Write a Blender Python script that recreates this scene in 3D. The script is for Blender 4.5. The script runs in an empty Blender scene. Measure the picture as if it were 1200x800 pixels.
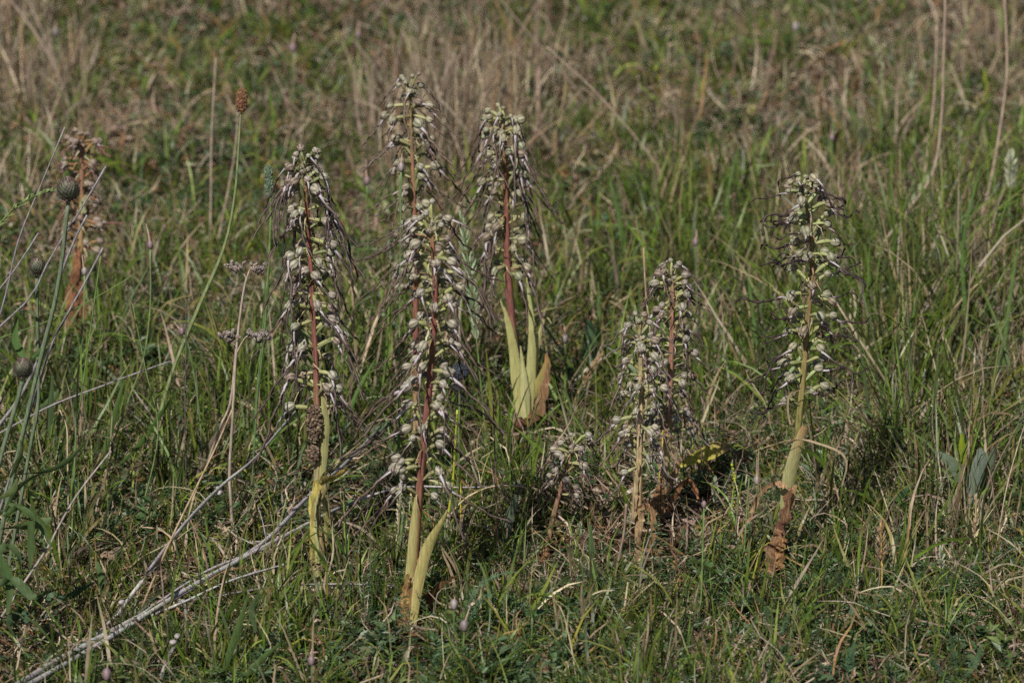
import bpy, math, random
import numpy as np
from mathutils import Vector

R = math.radians
scene = bpy.context.scene
random.seed(7)
rs = np.random.RandomState(11)

# ------------------------------------------------------------------ camera
FPX = 5000.0                      # focal length in pixels of the 1200 px wide photograph
CAMZ, PITCH = 1.40, R(14.0)
cam_d = bpy.data.cameras.new('camera')
cam = bpy.data.objects.new('camera', cam_d)
scene.collection.objects.link(cam)
cam.location = (0, 0, CAMZ)
cam.rotation_euler = (R(90) - PITCH, 0, 0)
cam_d.sensor_width = 36.0
cam_d.lens = 36.0 * FPX / 1200.0
cam_d.clip_start, cam_d.clip_end = 0.1, 500.0
cam_d.dof.use_dof = True
cam_d.dof.focus_distance = 4.72
cam_d.dof.aperture_fstop = 9.5
scene.camera = cam

# ------------------------------------------------------------------ light
SUN_EL = R(43.0)
SUN_AZ = math.atan2(-0.30, -0.95)          # clockwise from +Y: the sun stands behind the camera, to the left
sd = Vector((math.sin(SUN_AZ) * math.cos(SUN_EL), math.cos(SUN_AZ) * math.cos(SUN_EL), math.sin(SUN_EL)))
sun_d = bpy.data.lights.new('sun', 'SUN')
sun_d.energy, sun_d.angle, sun_d.color = 5.0, R(0.5), (1.0, 0.95, 0.87)
sun = bpy.data.objects.new('sun', sun_d)
scene.collection.objects.link(sun)
sun.rotation_euler = sd.to_track_quat('Z', 'Y').to_euler()
world = bpy.data.worlds.new('World')
scene.world = world
world.use_nodes = True
wn = world.node_tree
bg = wn.nodes.get('Background') or wn.nodes.new('ShaderNodeBackground')
sky = wn.nodes.new('ShaderNodeTexSky')
sky.sky_type = 'NISHITA'
sky.sun_disc = False
sky.sun_elevation = SUN_EL
sky.sun_rotation = SUN_AZ % (2 * math.pi)
wn.links.new(sky.outputs[0], bg.inputs[0])
bg.inputs[1].default_value = 0.05
vs = scene.view_settings
vs.view_transform = 'Standard'
vs.look = 'None'
vs.gamma = 1.0
vs.use_curve_mapping = False
vs.exposure = 0.0
scene.cycles.max_bounces = 6
scene.cycles.diffuse_bounces = 3
scene.cycles.transmission_bounces = 3
scene.cycles.use_denoising = False

# ------------------------------------------------------------------ where things stand
CP, SP = math.cos(PITCH), math.sin(PITCH)

def gz(x, y):
    """height of the meadow floor"""
    return (0.010 * np.sin(3.1 * x + 1.7 * y) + 0.008 * np.sin(6.3 * x - 2.9 * y + 1.0)
            + 0.005 * np.sin(11.0 * x + 9.0 * y + 2.0) + 0.004 * np.sin(17.0 * x - 13.0 * y)
            + 0.007 * np.sin(38.0 * x + 9.0 * y + 3 * np.sin(5 * y)) * np.sin(31.0 * y - 8.0 * x + 2 * np.sin(7 * x)))

def ray(px, py):
    u, v = (px - 600.0) / FPX, (400.0 - py) / FPX
    return Vector((u, CP + v * SP, -SP + v * CP))

def at(px, py):
    """point of the meadow floor seen at that place of the photograph"""
    d = ray(px, py)
    z = 0.0
    for _ in range(6):
        t = (z - CAMZ) / d.z
        x, y = d.x * t, d.y * t
        z = float(gz(x, y))
    return Vector((x, y, z))

def onp(px, py, Y):
    """point seen at that place, standing in the upright plane at depth Y"""
    d = ray(px, py)
    t = Y / d.y
    return Vector((d.x * t, Y, CAMZ + d.z * t))

def pxm(Y):
    return Y / CP / FPX          # metres per pixel near depth Y

def project(x, y, z):
    dz = z - CAMZ
    dep = y * CP - dz * SP
    upv = y * SP + dz * CP
    return 600 + FPX * x / dep, 400 - FPX * upv / dep

# ------------------------------------------------------------------ materials
def mat(name, rough=0.6, transl=0.0, noise=0.25, nscale=60.0, base=None, spec=0.3, bump=0.0, grain=None):
    m = bpy.data.materials.new(name)
    m.use_nodes = True
    nt = m.node_tree
    nt.nodes.clear()
    out = nt.nodes.new('ShaderNodeOutputMaterial')
    p = nt.nodes.new('ShaderNodeBsdfPrincipled')
    p.inputs['Roughness'].default_value = rough
    p.inputs['Specular IOR Level'].default_value = spec
    if base is None:
        a = nt.nodes.new('ShaderNodeAttribute')
        a.attribute_name = 'Col'
        csock = a.outputs['Color']
    else:
        a = nt.nodes.new('ShaderNodeRGB')
        a.outputs[0].default_value = (*base, 1)
        csock = a.outputs[0]
    geo = nt.nodes.new('ShaderNodeNewGeometry')
    no = nt.nodes.new('ShaderNodeTexNoise')
    no.inputs['Scale'].default_value = nscale
    no.inputs['Detail'].default_value = 3
    pos = geo.outputs['Position']
    if grain:                                # fibres run up the stem or leaf
        st = nt.nodes.new('ShaderNodeVectorMath'); st.operation = 'MULTIPLY'
        st.inputs[1].default_value = (1, 1, grain)
        nt.links.new(pos, st.inputs[0]); pos = st.outputs[0]
    nt.links.new(pos, no.inputs['Vector'])
    mr = nt.nodes.new('ShaderNodeMapRange')
    mr.inputs['From Min'].default_value = 0.3
    mr.inputs['From Max'].default_value = 0.7
    mr.inputs['To Min'].default_value = 1 - noise
    mr.inputs['To Max'].default_value = 1 + noise
    nt.links.new(no.outputs['Fac'], mr.inputs['Value'])
    mul = nt.nodes.new('ShaderNodeVectorMath')
    mul.operation = 'SCALE'
    nt.links.new(csock, mul.inputs[0])
    nt.links.new(mr.outputs[0], mul.inputs['Scale'])
    nt.links.new(mul.outputs[0], p.inputs['Base Color'])
    if bump:
        b = nt.nodes.new('ShaderNodeBump')
        b.inputs['Strength'].default_value = bump
        b.inputs['Distance'].default_value = 0.001
        n2 = nt.nodes.new('ShaderNodeTexNoise')
        n2.inputs['Scale'].default_value = nscale * 6
        nt.links.new(pos, n2.inputs['Vector'])
        nt.links.new(n2.outputs['Fac'], b.inputs['Height'])
        nt.links.new(b.outputs[0], p.inputs['Normal'])
    if transl > 0:
        t = nt.nodes.new('ShaderNodeBsdfTranslucent')
        nt.links.new(mul.outputs[0], t.inputs['Color'])
        mx = nt.nodes.new('ShaderNodeMixShader')
        mx.inputs[0].default_value = transl
        nt.links.new(p.outputs[0], mx.inputs[1])
        nt.links.new(t.outputs[0], mx.inputs[2])
        nt.links.new(mx.outputs[0], out.inputs[0])
    else:
        nt.links.new(p.outputs[0], out.inputs[0])
    return m

M_GREEN = mat('leaf_green', 0.45, 0.18, 0.25, 90, spec=0.45)
M_DRY = mat('dry_straw', 0.6, 0.06, 0.3, 120)
M_FLESH = mat('flower_flesh', 0.5, 0.12, 0.15, 300)
M_STEM = mat('stem_skin', 0.5, 0.0, 0.4, 500, bump=0.3, grain=0.15)
M_WITHER = mat('withered_leaf', 0.75, 0.15, 0.6, 300, bump=0.6)
M_STRAP = mat('strap_leaf', 0.5, 0.25, 0.3, 900, bump=0.3, grain=0.06)
M_DEAD = mat('dead_strap_leaf', 0.75, 0.15, 0.65, 600, bump=0.8, grain=0.1)
M_CRUST = mat('crumb_crust', 0.9, 0.0, 0.5, 500, bump=0.8)

# ground: dark humus with moss and brown litter
M_SOIL = bpy.data.materials.new('meadow_soil')
M_SOIL.use_nodes = True
nt = M_SOIL.node_tree
p = nt.nodes['Principled BSDF']
p.inputs['Roughness'].default_value = 0.95
p.inputs['Specular IOR Level'].default_value = 0.1
geo = nt.nodes.new('ShaderNodeNewGeometry')
n1 = nt.nodes.new('ShaderNodeTexNoise'); n1.inputs['Scale'].default_value = 9; n1.inputs['Detail'].default_value = 6
n2 = nt.nodes.new('ShaderNodeTexNoise'); n2.inputs['Scale'].default_value = 140; n2.inputs['Detail'].default_value = 5
r1 = nt.nodes.new('ShaderNodeValToRGB')
r1.color_ramp.elements[0].position = 0.36; r1.color_ramp.elements[0].color = (0.045, 0.03, 0.02, 1)
r1.color_ramp.elements[1].position = 0.62; r1.color_ramp.elements[1].color = (0.028, 0.034, 0.012, 1)
r2 = nt.nodes.new('ShaderNodeValToRGB')
r2.color_ramp.elements[0].position = 0.3; r2.color_ramp.elements[0].color = (0.35, 0.35, 0.35, 1)
r2.color_ramp.elements[1].position = 0.75; r2.color_ramp.elements[1].color = (1.5, 1.35, 1.2, 1)
mm = nt.nodes.new('ShaderNodeVectorMath'); mm.operation = 'MULTIPLY'
bp = nt.nodes.new('ShaderNodeBump'); bp.inputs['Strength'].default_value = 0.8; bp.inputs['Distance'].default_value = 0.006
for n in (n1, n2):
    nt.links.new(geo.outputs['Position'], n.inputs['Vector'])
nt.links.new(n1.outputs['Fac'], r1.inputs[0]); nt.links.new(n2.outputs['Fac'], r2.inputs[0])
nt.links.new(r1.outputs[0], mm.inputs[0]); nt.links.new(r2.outputs[0], mm.inputs[1])
nt.links.new(mm.outputs[0], p.inputs['Base Color'])
nt.links.new(n2.outputs['Fac'], bp.inputs['Height']); nt.links.new(bp.outputs[0], p.inputs['Normal'])

# ------------------------------------------------------------------ mesh helpers
def np_mesh(name, V, quads=None, tris=None, C=None, smooth=False):
    me = bpy.data.meshes.new(name)
    nq = 0 if quads is None else len(quads)
    ntr = 0 if tris is None else len(tris)
    me.vertices.add(len(V))
    me.vertices.foreach_set('co', np.ascontiguousarray(V, dtype=np.float32).ravel())
    idx = []
    if nq: idx.append(np.asarray(quads, np.int32).ravel())
    if ntr: idx.append(np.asarray(tris, np.int32).ravel())
    idx = np.concatenate(idx)
    me.loops.add(len(idx))
    me.loops.foreach_set('vertex_index', idx)
    starts = np.concatenate([np.arange(nq) * 4, nq * 4 + np.arange(ntr) * 3]).astype(np.int32)
    me.polygons.add(nq + ntr)
    me.polygons.foreach_set('loop_start', starts)
    me.polygons.foreach_set('use_smooth', np.full(nq + ntr, smooth, dtype=bool))
    me.update(calc_edges=True)
    if C is not None:
        a = me.color_attributes.new('Col', 'FLOAT_COLOR', 'POINT')
        a.data.foreach_set('color', np.concatenate([C, np.ones((len(C), 1))], 1).astype(np.float32).ravel())
    return me

def link(name, me, m, parent=None):
    o = bpy.data.objects.new(name, me)
    scene.collection.objects.link(o)
    if me is not None and m is not None and not me.materials:
        me.materials.append(m)
    if parent is not None:
        o.parent = parent
    return o

def thing(name, label, cat, loc, group=None):
    o = link(name, None, None)
    o.location = loc
    o.empty_display_size = 0.02
    o['label'] = label; o['category'] = cat
    if group: o['group'] = group
    return o

class MB:
    """collects tubes, blades and lumps of one part"""
    def __init__(s, origin=(0, 0, 0)):
        s.v, s.q, s.t, s.c = [], [], [], []
        s.o = Vector(origin)
    def add(s, vs_, quads, tris, cols):
        b = len(s.v)
        s.v += [tuple(Vector(x) - s.o) for x in vs_]
        s.c += [tuple(c) for c in cols]
        s.q += [tuple(i + b for i in f) for f in quads]
        s.t += [tuple(i + b for i in f) for f in tris]
    def tube(s, pts, rad, cols, n=6, ridge=0.0, cap=True):
        pts = [Vector(p_) for p_ in pts]
        k = len(pts)
        V, C, Q, T = [], [], [], []
        for i, p_ in enumerate(pts):
            d = (pts[min(i + 1, k - 1)] - pts[max(i - 1, 0)])
            d = d.normalized() if d.length > 1e-9 else Vector((0, 0, 1))
            ref = Vector((0, 1, 0)) if abs(d.y) < 0.8 else Vector((1, 0, 0))
            a = d.cross(ref).normalized(); b = d.cross(a)
            r_ = rad[i] if hasattr(rad, '__len__') else rad
            c_ = cols[i] if hasattr(cols[0], '__len__') else cols
            for j in range(n):
                t = 2 * math.pi * j / n
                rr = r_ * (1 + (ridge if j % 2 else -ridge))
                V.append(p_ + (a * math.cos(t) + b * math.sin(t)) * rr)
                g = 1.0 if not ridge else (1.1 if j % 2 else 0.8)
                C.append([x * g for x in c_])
        for i in range(k - 1):
            for j in range(n):
                Q.append((i * n + j, i * n + (j + 1) % n, (i + 1) * n + (j + 1) % n, (i + 1) * n + j))
        if cap:
            V.append(pts[-1]); C.append(C[-1])
            e = len(V) - 1
            for j in range(n):
                T.append(((k - 1) * n + j, (k - 1) * n + (j + 1) % n, e))
        s.add(V, Q, T, C)
    def blade(s, pts, wid, cols, side=None, fold=0.25, twist=0.0, t0=0.0, cols_e=None, ragged=0.0):
        """ribbon of three lines: edge, midrib, edge"""
        pts = [Vector(p_) for p_ in pts]
        k = len(pts)
        V, C, Q = [], [], []
        for i, p_ in enumerate(pts):
            d = (pts[min(i + 1, k - 1)] - pts[max(i - 1, 0)]).normalized()
            sv = Vector(side) if side is not None else Vector((1, 0, 0.01))
            sv = (sv - d * sv.dot(d))
            if sv.length < 1e-4: sv = d.orthogonal()
            sv.normalize()
            nv = d.cross(sv)
            a = t0 + twist * i / (k - 1)
            s2 = sv * math.cos(a) + nv * math.sin(a)
            n2_ = d.cross(s2)
            w = wid[i] * 0.5
            c_ = cols[i] if hasattr(cols[0], '__len__') else cols
            ce = c_ if cols_e is None else cols_e
            g1 = 1 + random.uniform(-ragged, ragged); g2 = 1 + random.uniform(-ragged, ragged)
            f1 = fold if ragged < .1 else fold * random.uniform(-1.2, 2.2)
            f2 = fold if ragged < .1 else fold * random.uniform(-1.2, 2.2)
            V += [p_ + s2 * w * g1 + n2_ * w * f1, p_.copy(), p_ - s2 * w * g2 + n2_ * w * f2]
            C += [ce, c_, ce]
        for i in range(k - 1):
            for j in range(2):
                Q.append((i * 3 + j, i * 3 + j + 1, i * 3 + 4 + j, i * 3 + 3 + j))
        s.add(V, Q, [], C)
    def lump(s, c, r, col, seg=6, ring=4, sq=(1, 1, 1), axis=None, jit=0.0, stripes=0, scol=None, egg=0.0):
        c = Vector(c)
        ax = Vector(axis).normalized() if axis is not None else Vector((0, 0, 1))
        a = ax.orthogonal().normalized(); b = ax.cross(a)
        V, C, Q, T = [], [], [], []
        V.append(c - ax * r * sq[2]); C.append(col)
        for i in range(1, ring):
            th = math.pi * i / ring
            for j in range(seg):
                ph = 2 * math.pi * j / seg
                k = 1 + random.uniform(-jit, jit)
                e = 1 + egg * math.cos(th)
                g = 1.0
                cc = col
                if stripes and j % stripes == 0:
                    g, cc = 0.95, scol
                V.append(c + ((a * math.cos(ph) * sq[0] + b * math.sin(ph) * sq[1]) * math.sin(th) * e * g - ax * math.cos(th) * sq[2]) * r * k)
                C.append(cc)
        V.append(c + ax * r * sq[2]); C.append(col)
        for j in range(seg):
            T.append((0, 1 + (j + 1) % seg, 1 + j))
            T.append((len(V) - 1, 1 + (ring - 2) * seg + j, 1 + (ring - 2) * seg + (j + 1) % seg))
        for i in range(ring - 2):
            for j in range(seg):
                Q.append((1 + i * seg + j, 1 + i * seg + (j + 1) % seg, 1 + (i + 1) * seg + (j + 1) % seg, 1 + (i + 1) * seg + j))
        s.add(V, Q, T, C)
    def mesh(s, name, smooth=True):
        return np_mesh(name, np.array(s.v), s.q or None, s.t or None, np.array(s.c), smooth)
    def build(s, name, m, parent=None, smooth=True):
        return link(name, s.mesh(name, smooth), m, parent)

def smooth_path(pts, n):
    """Catmull-Rom through the points"""
    pts = [Vector(p_) for p_ in pts]
    P = [2 * pts[0] - pts[1]] + pts + [2 * pts[-1] - pts[-2]]
    out = []
    segs = len(pts) - 1
    for i in range(n):
        u = i / (n - 1) * segs
        k = min(int(u), segs - 1); t = u - k
        a, b, c, d = P[k:k + 4]
        out.append(0.5 * ((2 * b) + (c - a) * t + (2 * a - 5 * b + 4 * c - d) * t * t + (3 * b - a - 3 * c + d) * t ** 3))
    return out

def mixc(a, b, t):
    return tuple(x + (y - x) * t for x, y in zip(a, b))
def vary(c, a=0.12):
    g = 1 + random.uniform(-a, a)
    return tuple(x * g * (1 + random.uniform(-a / 3, a / 3)) for x in c)

# ------------------------------------------------------------------ ground
def grid_axis(lo, hi, flo, fhi, step, big):
    a = list(np.arange(flo, fhi + 1e-6, step))
    x, s_ = flo, step
    left = []
    while x > lo:
        s_ = min(s_ * 1.35, big); x -= s_; left.append(x)
    x, s_ = fhi, step
    right = []
    while x < hi:
        s_ = min(s_ * 1.35, big); x += s_; right.append(x)
    return np.array(left[::-1] + a + right)
gx = grid_axis(-150, 150, -1.7, 1.7, 0.03, 12)
gy = grid_axis(-60, 250, 3.4, 9.6, 0.03, 12)
GX, GY = np.meshgrid(gx, gy)
fine = (np.abs(GX) < 1.8) & (GY > 3.2) & (GY < 9.8)
GZ = gz(GX, GY) + np.where(fine, 0.005 * (rs.rand(*GX.shape) - 0.5), 0) - 0.002
nxg, nyg = len(gx), len(gy)
ii = (np.arange(nyg - 1)[:, None] * nxg + np.arange(nxg - 1)[None, :]).ravel()
gm = np_mesh('ground', np.stack([GX.ravel(), GY.ravel(), GZ.ravel()], 1), np.stack([ii, ii + 1, ii + nxg + 1, ii + nxg], 1), None, None, True)
g_o = link('ground', gm, M_SOIL)
g_o['kind'] = 'structure'
g_o['label'] = 'dark earth and moss of the dry meadow under the grass'

# ------------------------------------------------------------------ lizard orchids
BROWN = (0.115, 0.08, 0.066)
def lip_mesh(a0, a1, length, dark, n=24, curl=0.0, wig=1.0):
    mb = MB()
    L = length
    start = Vector((0.0, 0.0, 0.0))
    ph = random.uniform(0, 6.28); yaw = random.uniform(-0.35, 0.35)
    turns = random.uniform(1.6, 3.0)
    pts, p_ = [], start.copy()
    wob1, wob2 = random.uniform(0, 6), random.uniform(0, 6)
    for i in range(n + 1):
        s_ = i / n
        pts.append(p_.copy())
        a = a0 + (a1 - a0) * min(1, s_ * 1.6) + 0.16 * wig * math.sin((4 + wig) * s_ + wob1) * s_ + curl * s_ * s_
        y = yaw * s_ + 0.2 * wig * math.sin((3 + wig) * s_ + wob2) * s_
        p_ = p_ + Vector((math.cos(a) * math.cos(y), math.cos(a) * math.sin(y), math.sin(a))) * (L / n)
    V, C, Q = [], [], []
    for i, q in enumerate(pts):
        s_ = i / n
        d = (pts[min(i + 1, n)] - pts[max(i - 1, 0)]).normalized()
        sv = Vector((0, 1, 0)); sv = (sv - d * sv.dot(d)).normalized()
        nv = d.cross(sv)
        rot = 0.0 if s_ < 0.2 else (s_ - 0.2) * 2 * math.pi * turns
        rot += ph * min(1, s_ * 4)
        s2 = sv * math.cos(rot) + nv * math.sin(rot)
        n2_ = d.cross(s2)
        q = q + (sv * math.cos(rot * 1.0 + ph) + nv * math.sin(rot * 1.0 + ph)) * 0.0007 * min(1, s_ * 4)
        if s_ < 0.19:
            w = 0.0040 - 0.007 * s_
            c_ = mixc((0.56, 0.51, 0.55), (0.40, 0.33, 0.35), s_ / 0.19)
        else:
            w = 0.0036 * (1 - 0.3 * s_) * (1.0 + 0.12 * math.cos(2 * rot))
            c_ = mixc((0.30, 0.23, 0.21), dark, min(1, (s_ - 0.17) * 9))
            c_ = mixc(c_, tuple(x * 1.6 for x in dark), 0.25 + 0.25 * math.sin(31 * s_ + ph))
        w = max(w, 0.0013)
        V += [q + s2 * w * 0.5, q + n2_ * w * 0.3, q - s2 * w * 0.5, q - n2_ * w * 0.3]
        ce = tuple(x * 0.8 for x in c_) if s_ > 0.22 else c_
        C += [ce, c_, ce, c_]
    for i in range(n):
        for j in range(4):
            Q.append((i * 4 + j, i * 4 + (j + 1) % 4, i * 4 + 4 + (j + 1) % 4, i * 4 + 4 + j))
    mb.add(V, Q, [], C)
    # short curled side lobes
    for sgn in (-1, 1):
        q = pts[3].copy(); bp_ = [q]
        aa = a0 - 0.5
        for k in range(5):
            aa += random.uniform(-0.7, 0.5)
            q = q + Vector((math.cos(aa) * 0.8, sgn * 0.6, math.sin(aa))) * 0.0022
            bp_.append(q)
        mb.blade(bp_, [0.0020, 0.0020, 0.0017, 0.0014, 0.0012, 0.0008], dark, side=(0, 1, 0.3), twist=sgn * 2.5)
    return mb.mesh('lip')

def hood_mesh(col, line):
    mb = MB()
    mb.lump((0, 0, 0), 0.0053, col, seg=18, ring=8, sq=(1.0, 0.92, 1.05), axis=(1, random.uniform(-.2, .2), random.uniform(-0.25, 0.15)),
            jit=0.02, stripes=3, scol=line, egg=-0.12)
    # free tips of the sepals
    for k in range(3):
        a = k * 0.9 - 0.9
        b0 = Vector((0.0042, 0.0035 * math.sin(a), -0.0005 + 0.002 * math.cos(a)))
        mb.blade([b0, b0 + Vector((0.0016, 0, -0.001)), b0 + Vector((0.0026, 0.0003, -0.0026))], [0.003, 0.002, 0.0005], mixc(col, line, 0.5), side=(0, 1, 0))
    # dark mouth of the hood with a pale column
    mb.lump((0.0046, 0, -0.0026), 0.0019, (0.10, 0.05, 0.06), seg=6, ring=4)
    return mb.mesh('hood')

def ovary_path(shape, n=9):
    ln = 0.0115 + 0.0018 * shape; up = (0.013, 0.006, 0.0015, 0.010, 0.016, 0.004)[shape % 6]; sw = (1, -2, 1.5, -.5, 2, -1.5)[shape % 6]
    return [Vector((ln * t ** 0.9, 0.0016 * sw * math.sin(1.6 * t), up * math.sin(t * 1.5) - 0.0005)) for t in [i / (n - 1) for i in range(n)]]

def ovary_mesh(col, shape):
    mb = MB()
    n = 9
    pts = ovary_path(shape, n)
    rad = [0.0007 + 0.0015 * math.sin(math.pi * min(1, 0.12 + 0.85 * (i / (n - 1))) ** 1.3) for i in range(n)]
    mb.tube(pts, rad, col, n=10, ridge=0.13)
    return mb.mesh('ovary')

def bract_mesh(col, up):
    mb = MB()
    yaw = random.uniform(-0.6, 0.6)
    pts, p_ = [], Vector((0, 0, 0))
    for i in range(8):
        pts.append(p_.copy())
        a = up - i * random.uniform(0.1, 0.42)
        p_ = p_ + Vector((math.cos(a) * math.cos(yaw), math.cos(a) * math.sin(yaw), math.sin(a))) * 0.0039
    mb.blade(pts, [0.0022, 0.0024, 0.0022, 0.0019, 0.0016, 0.0012, 0.0009, 0.0004], col, side=(0, 1, 0.2), fold=0.5, twist=random.uniform(-1, 1))
    return mb.mesh('bract')

FEET = []
HOODG = (0.39, 0.355, 0.275)
def orchid(label, stem_px, flower_range, nfl, stem_cols, r_px, style, leaves=(), hood=HOODG, dark=BROWN, seed=1, fs=1.0,
           side_bias=0.75, Yover=None, name='lizard_orchid', ovc=(0.31, 0.31, 0.14), wig=1.0):
    random.seed(seed)
    b = at(*stem_px[0])
    Y = b.y if Yover is None else Yover
    root = thing(name, label, 'orchid', b, 'lizard orchids standing in the meadow')
    FEET.append((b.x, b.y))
    raw = [onp(px, py, Y) for px, py in stem_px]
    raw[0] = Vector((b.x, b.y, b.z - 0.01))
    path = smooth_path(raw, 40)
    m = pxm(Y)
    rad = [m * (r_px[0] + (r_px[1] - r_px[0]) * i / 39) for i in range(40)]
    cols = []
    for i in range(40):
        u = i / 39 * (len(stem_cols) - 1); k = min(int(u), len(stem_cols) - 2)
        cols.append(mixc(stem_cols[k], stem_cols[k + 1], u - k))
    sb = MB(b)
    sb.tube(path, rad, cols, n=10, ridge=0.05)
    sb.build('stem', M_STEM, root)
    # shared pieces of this plant
    a0l, a1l, ll, curl = style
    lips = [lip_mesh(random.uniform(*a0l), random.uniform(*a1l), random.uniform(*ll), vary(dark, 0.25), curl=random.uniform(-curl, curl), wig=wig) for _ in range(10)]
    hoods = [hood_mesh(vary(hood, 0.15), tuple(x * 0.4 for x in hood)) for _ in range(5)] + [hood_mesh(vary(mixc(hood, (0.20, 0.13, 0.10), u_), 0.1), (0.1, 0.06, 0.055)) for u_ in (.5,)]
    ovs = [ovary_mesh(vary(ovc, 0.3), k) for k in range(6)]
    brs = [bract_mesh(vary(random.choice([(0.36, 0.31, 0.17), (0.30, 0.19, 0.11), (0.4, 0.36, 0.24)]), 0.2), random.uniform(-0.4, 1.3)) for _ in range(8)]
    ylo, yhi = flower_range
    zs = [project(q.x, q.y, q.z)[1] for q in path]
    ang = random.uniform(0, 6)
    for i in range(nfl):
        t = (i + random.uniform(-1.2, 1.2)) / (nfl - 1)
        t = min(max(t, 0), 1)
        ypix = yhi + (ylo - yhi) * (1 - (1 - t) ** 1.22)
        k = min(range(40), key=lambda j: abs(zs[j] - ypix))
        k2 = min(k + 1, 39)
        q = path[k].copy()
        if abs(zs[k2] - zs[k]) > 0.1:
            q = path[k].lerp(path[k2], min(1, max(0, (ypix - zs[k]) / (zs[k2] - zs[k]))))
        ang += 2.39996 + random.uniform(-.4, .4)
        az = ang % (2 * math.pi)
        # open flowers lean to the two flanks: pull the azimuth towards the x axis and off the near side
        near = max(0.0, -math.sin(az))
        if random.random() < side_bias:
            c_ = 0 if math.cos(az) > 0 else math.pi
            dlt = (az - c_ + math.pi) % (2 * math.pi) - math.pi
            az = c_ + dlt * (0.7 if near > 0 else 0.95)
        sc = fs * random.uniform(0.8, 1.2)
        if t > 0.86: sc *= 1 - (t - 0.86) * 2.3
        ko = random.randrange(6); tipo = ovary_path(ko)[-1]
        fl = link('flower', ovs[ko], M_FLESH, root)
        fl.location = q - b + Vector((math.cos(az), math.sin(az), 0)) * rad[k] * 0.8
        fl.rotation_euler = (random.uniform(-0.5, 0.5), random.uniform(-0.45, 0.55) - (0.75 * max(0, t - 0.85) / 0.15), az + random.uniform(-.25, .25))
        fl.scale = (sc, sc, sc)
        h = link('hood', random.choice(hoods), M_FLESH, fl)
        h.location = tipo + Vector((0.0032, 0, 0.0012))
        h.rotation_euler = (random.uniform(-.5, .5), random.uniform(-0.1, 0.6) - fl.rotation_euler[1] * .7, random.uniform(-.4, .4))
        s3 = random.uniform(0.9, 1.1) * (1.0 if t < 0.9 else 0.8)
        h.scale = (s3, s3 * random.uniform(0.9, 1.0), s3)
        if t < 0.95 and random.random() < 0.86:
            lp = link('lip', random.choice(lips), M_FLESH, fl)
            lp.location = tipo + Vector((0.0062, 0, -0.0026))
            lp.rotation_euler = (random.uniform(-.25, .25), random.uniform(-0.2, 0.25) - fl.rotation_euler[1], random.uniform(-.45, .45))
            s4 = random.uniform(0.75, 1.15)
            lp.scale = (s4, s4, s4)
        if random.random() < 0.85:
            br = link('bract', random.choice(brs), M_DRY, fl)
            br.location = (0.0005, 0.001, -0.001)
            br.rotation_euler = (random.uniform(-.6, .6), random.uniform(-.5, .5), random.uniform(-.5, .5))
    tip = path[-1]
    for i in range(9):                                   # unopened buds crowd the tip
        k = i * 2.39996
        u = i / 8
        h = link('bud', random.choice(hoods[:5]), M_FLESH, root)
        h.location = tip - b + Vector((math.cos(k) * .006 * u, math.sin(k) * .006 * u, .002 - .011 * u))
        h.rotation_euler = (random.uniform(-.4, .4), -1.1 + .7 * u, k)
        s5 = fs * (.38 + .28 * u)
        h.scale = (s5 * 1.3, s5, s5)
    for lf in leaves:
        leafpart(root, b, Y, **lf)
    return root, b, Y

def leafpart(root, b, Y, pts, w, col, dy=0.0, side=(1, 0.25, 0), tip=None, name='leaf', fold=0.3, twist=0.0, crinkle=0.0, label=None, mat_=None, n=14, t0=0.0):
    """one strap leaf of a plant: pts in picture pixels at the plant's own depth (dy in front or behind)"""
    P = []
    for i, q in enumerate(pts):
        d_ = dy if not hasattr(dy, '__len__') else dy[i]
        P.append(onp(q[0], q[1], Y + d_))
    if crinkle: n = 20
    path = smooth_path(P, n)
    m = pxm(Y)
    ws = [np.interp(i / (n - 1), np.linspace(0, 1, len(w)), w) * m for i in range(n)]
    tipc = tip or col
    mb = MB(b)
    if crinkle:
        path = [q + Vector((random.uniform(-1, 1), random.uniform(-1, 1), random.uniform(-1, 1))) * crinkle * m for q in path]
    cc = [vary(mixc(col, tipc, max(0, (i / (n - 1)) * 2 - 1)), 0.15 if crinkle else 0.05) for i in range(n)]
    mb.blade(path, ws, cc, side=side, fold=fold, twist=twist, t0=t0, ragged=0.4 if crinkle else 0.06)
    o = mb.build(name, mat_ or (M_DEAD if crinkle else M_STRAP), root)
    if label: o['label'] = label
    return o

YG = (0.46, 0.41, 0.17); PG = (0.38, 0.39, 0.2); WB = (0.30, 0.17, 0.085); DB = (0.18, 0.085, 0.045); RED = (0.205, 0.085, 0.068); TAN = (0.42, 0.31, 0.17)

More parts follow.
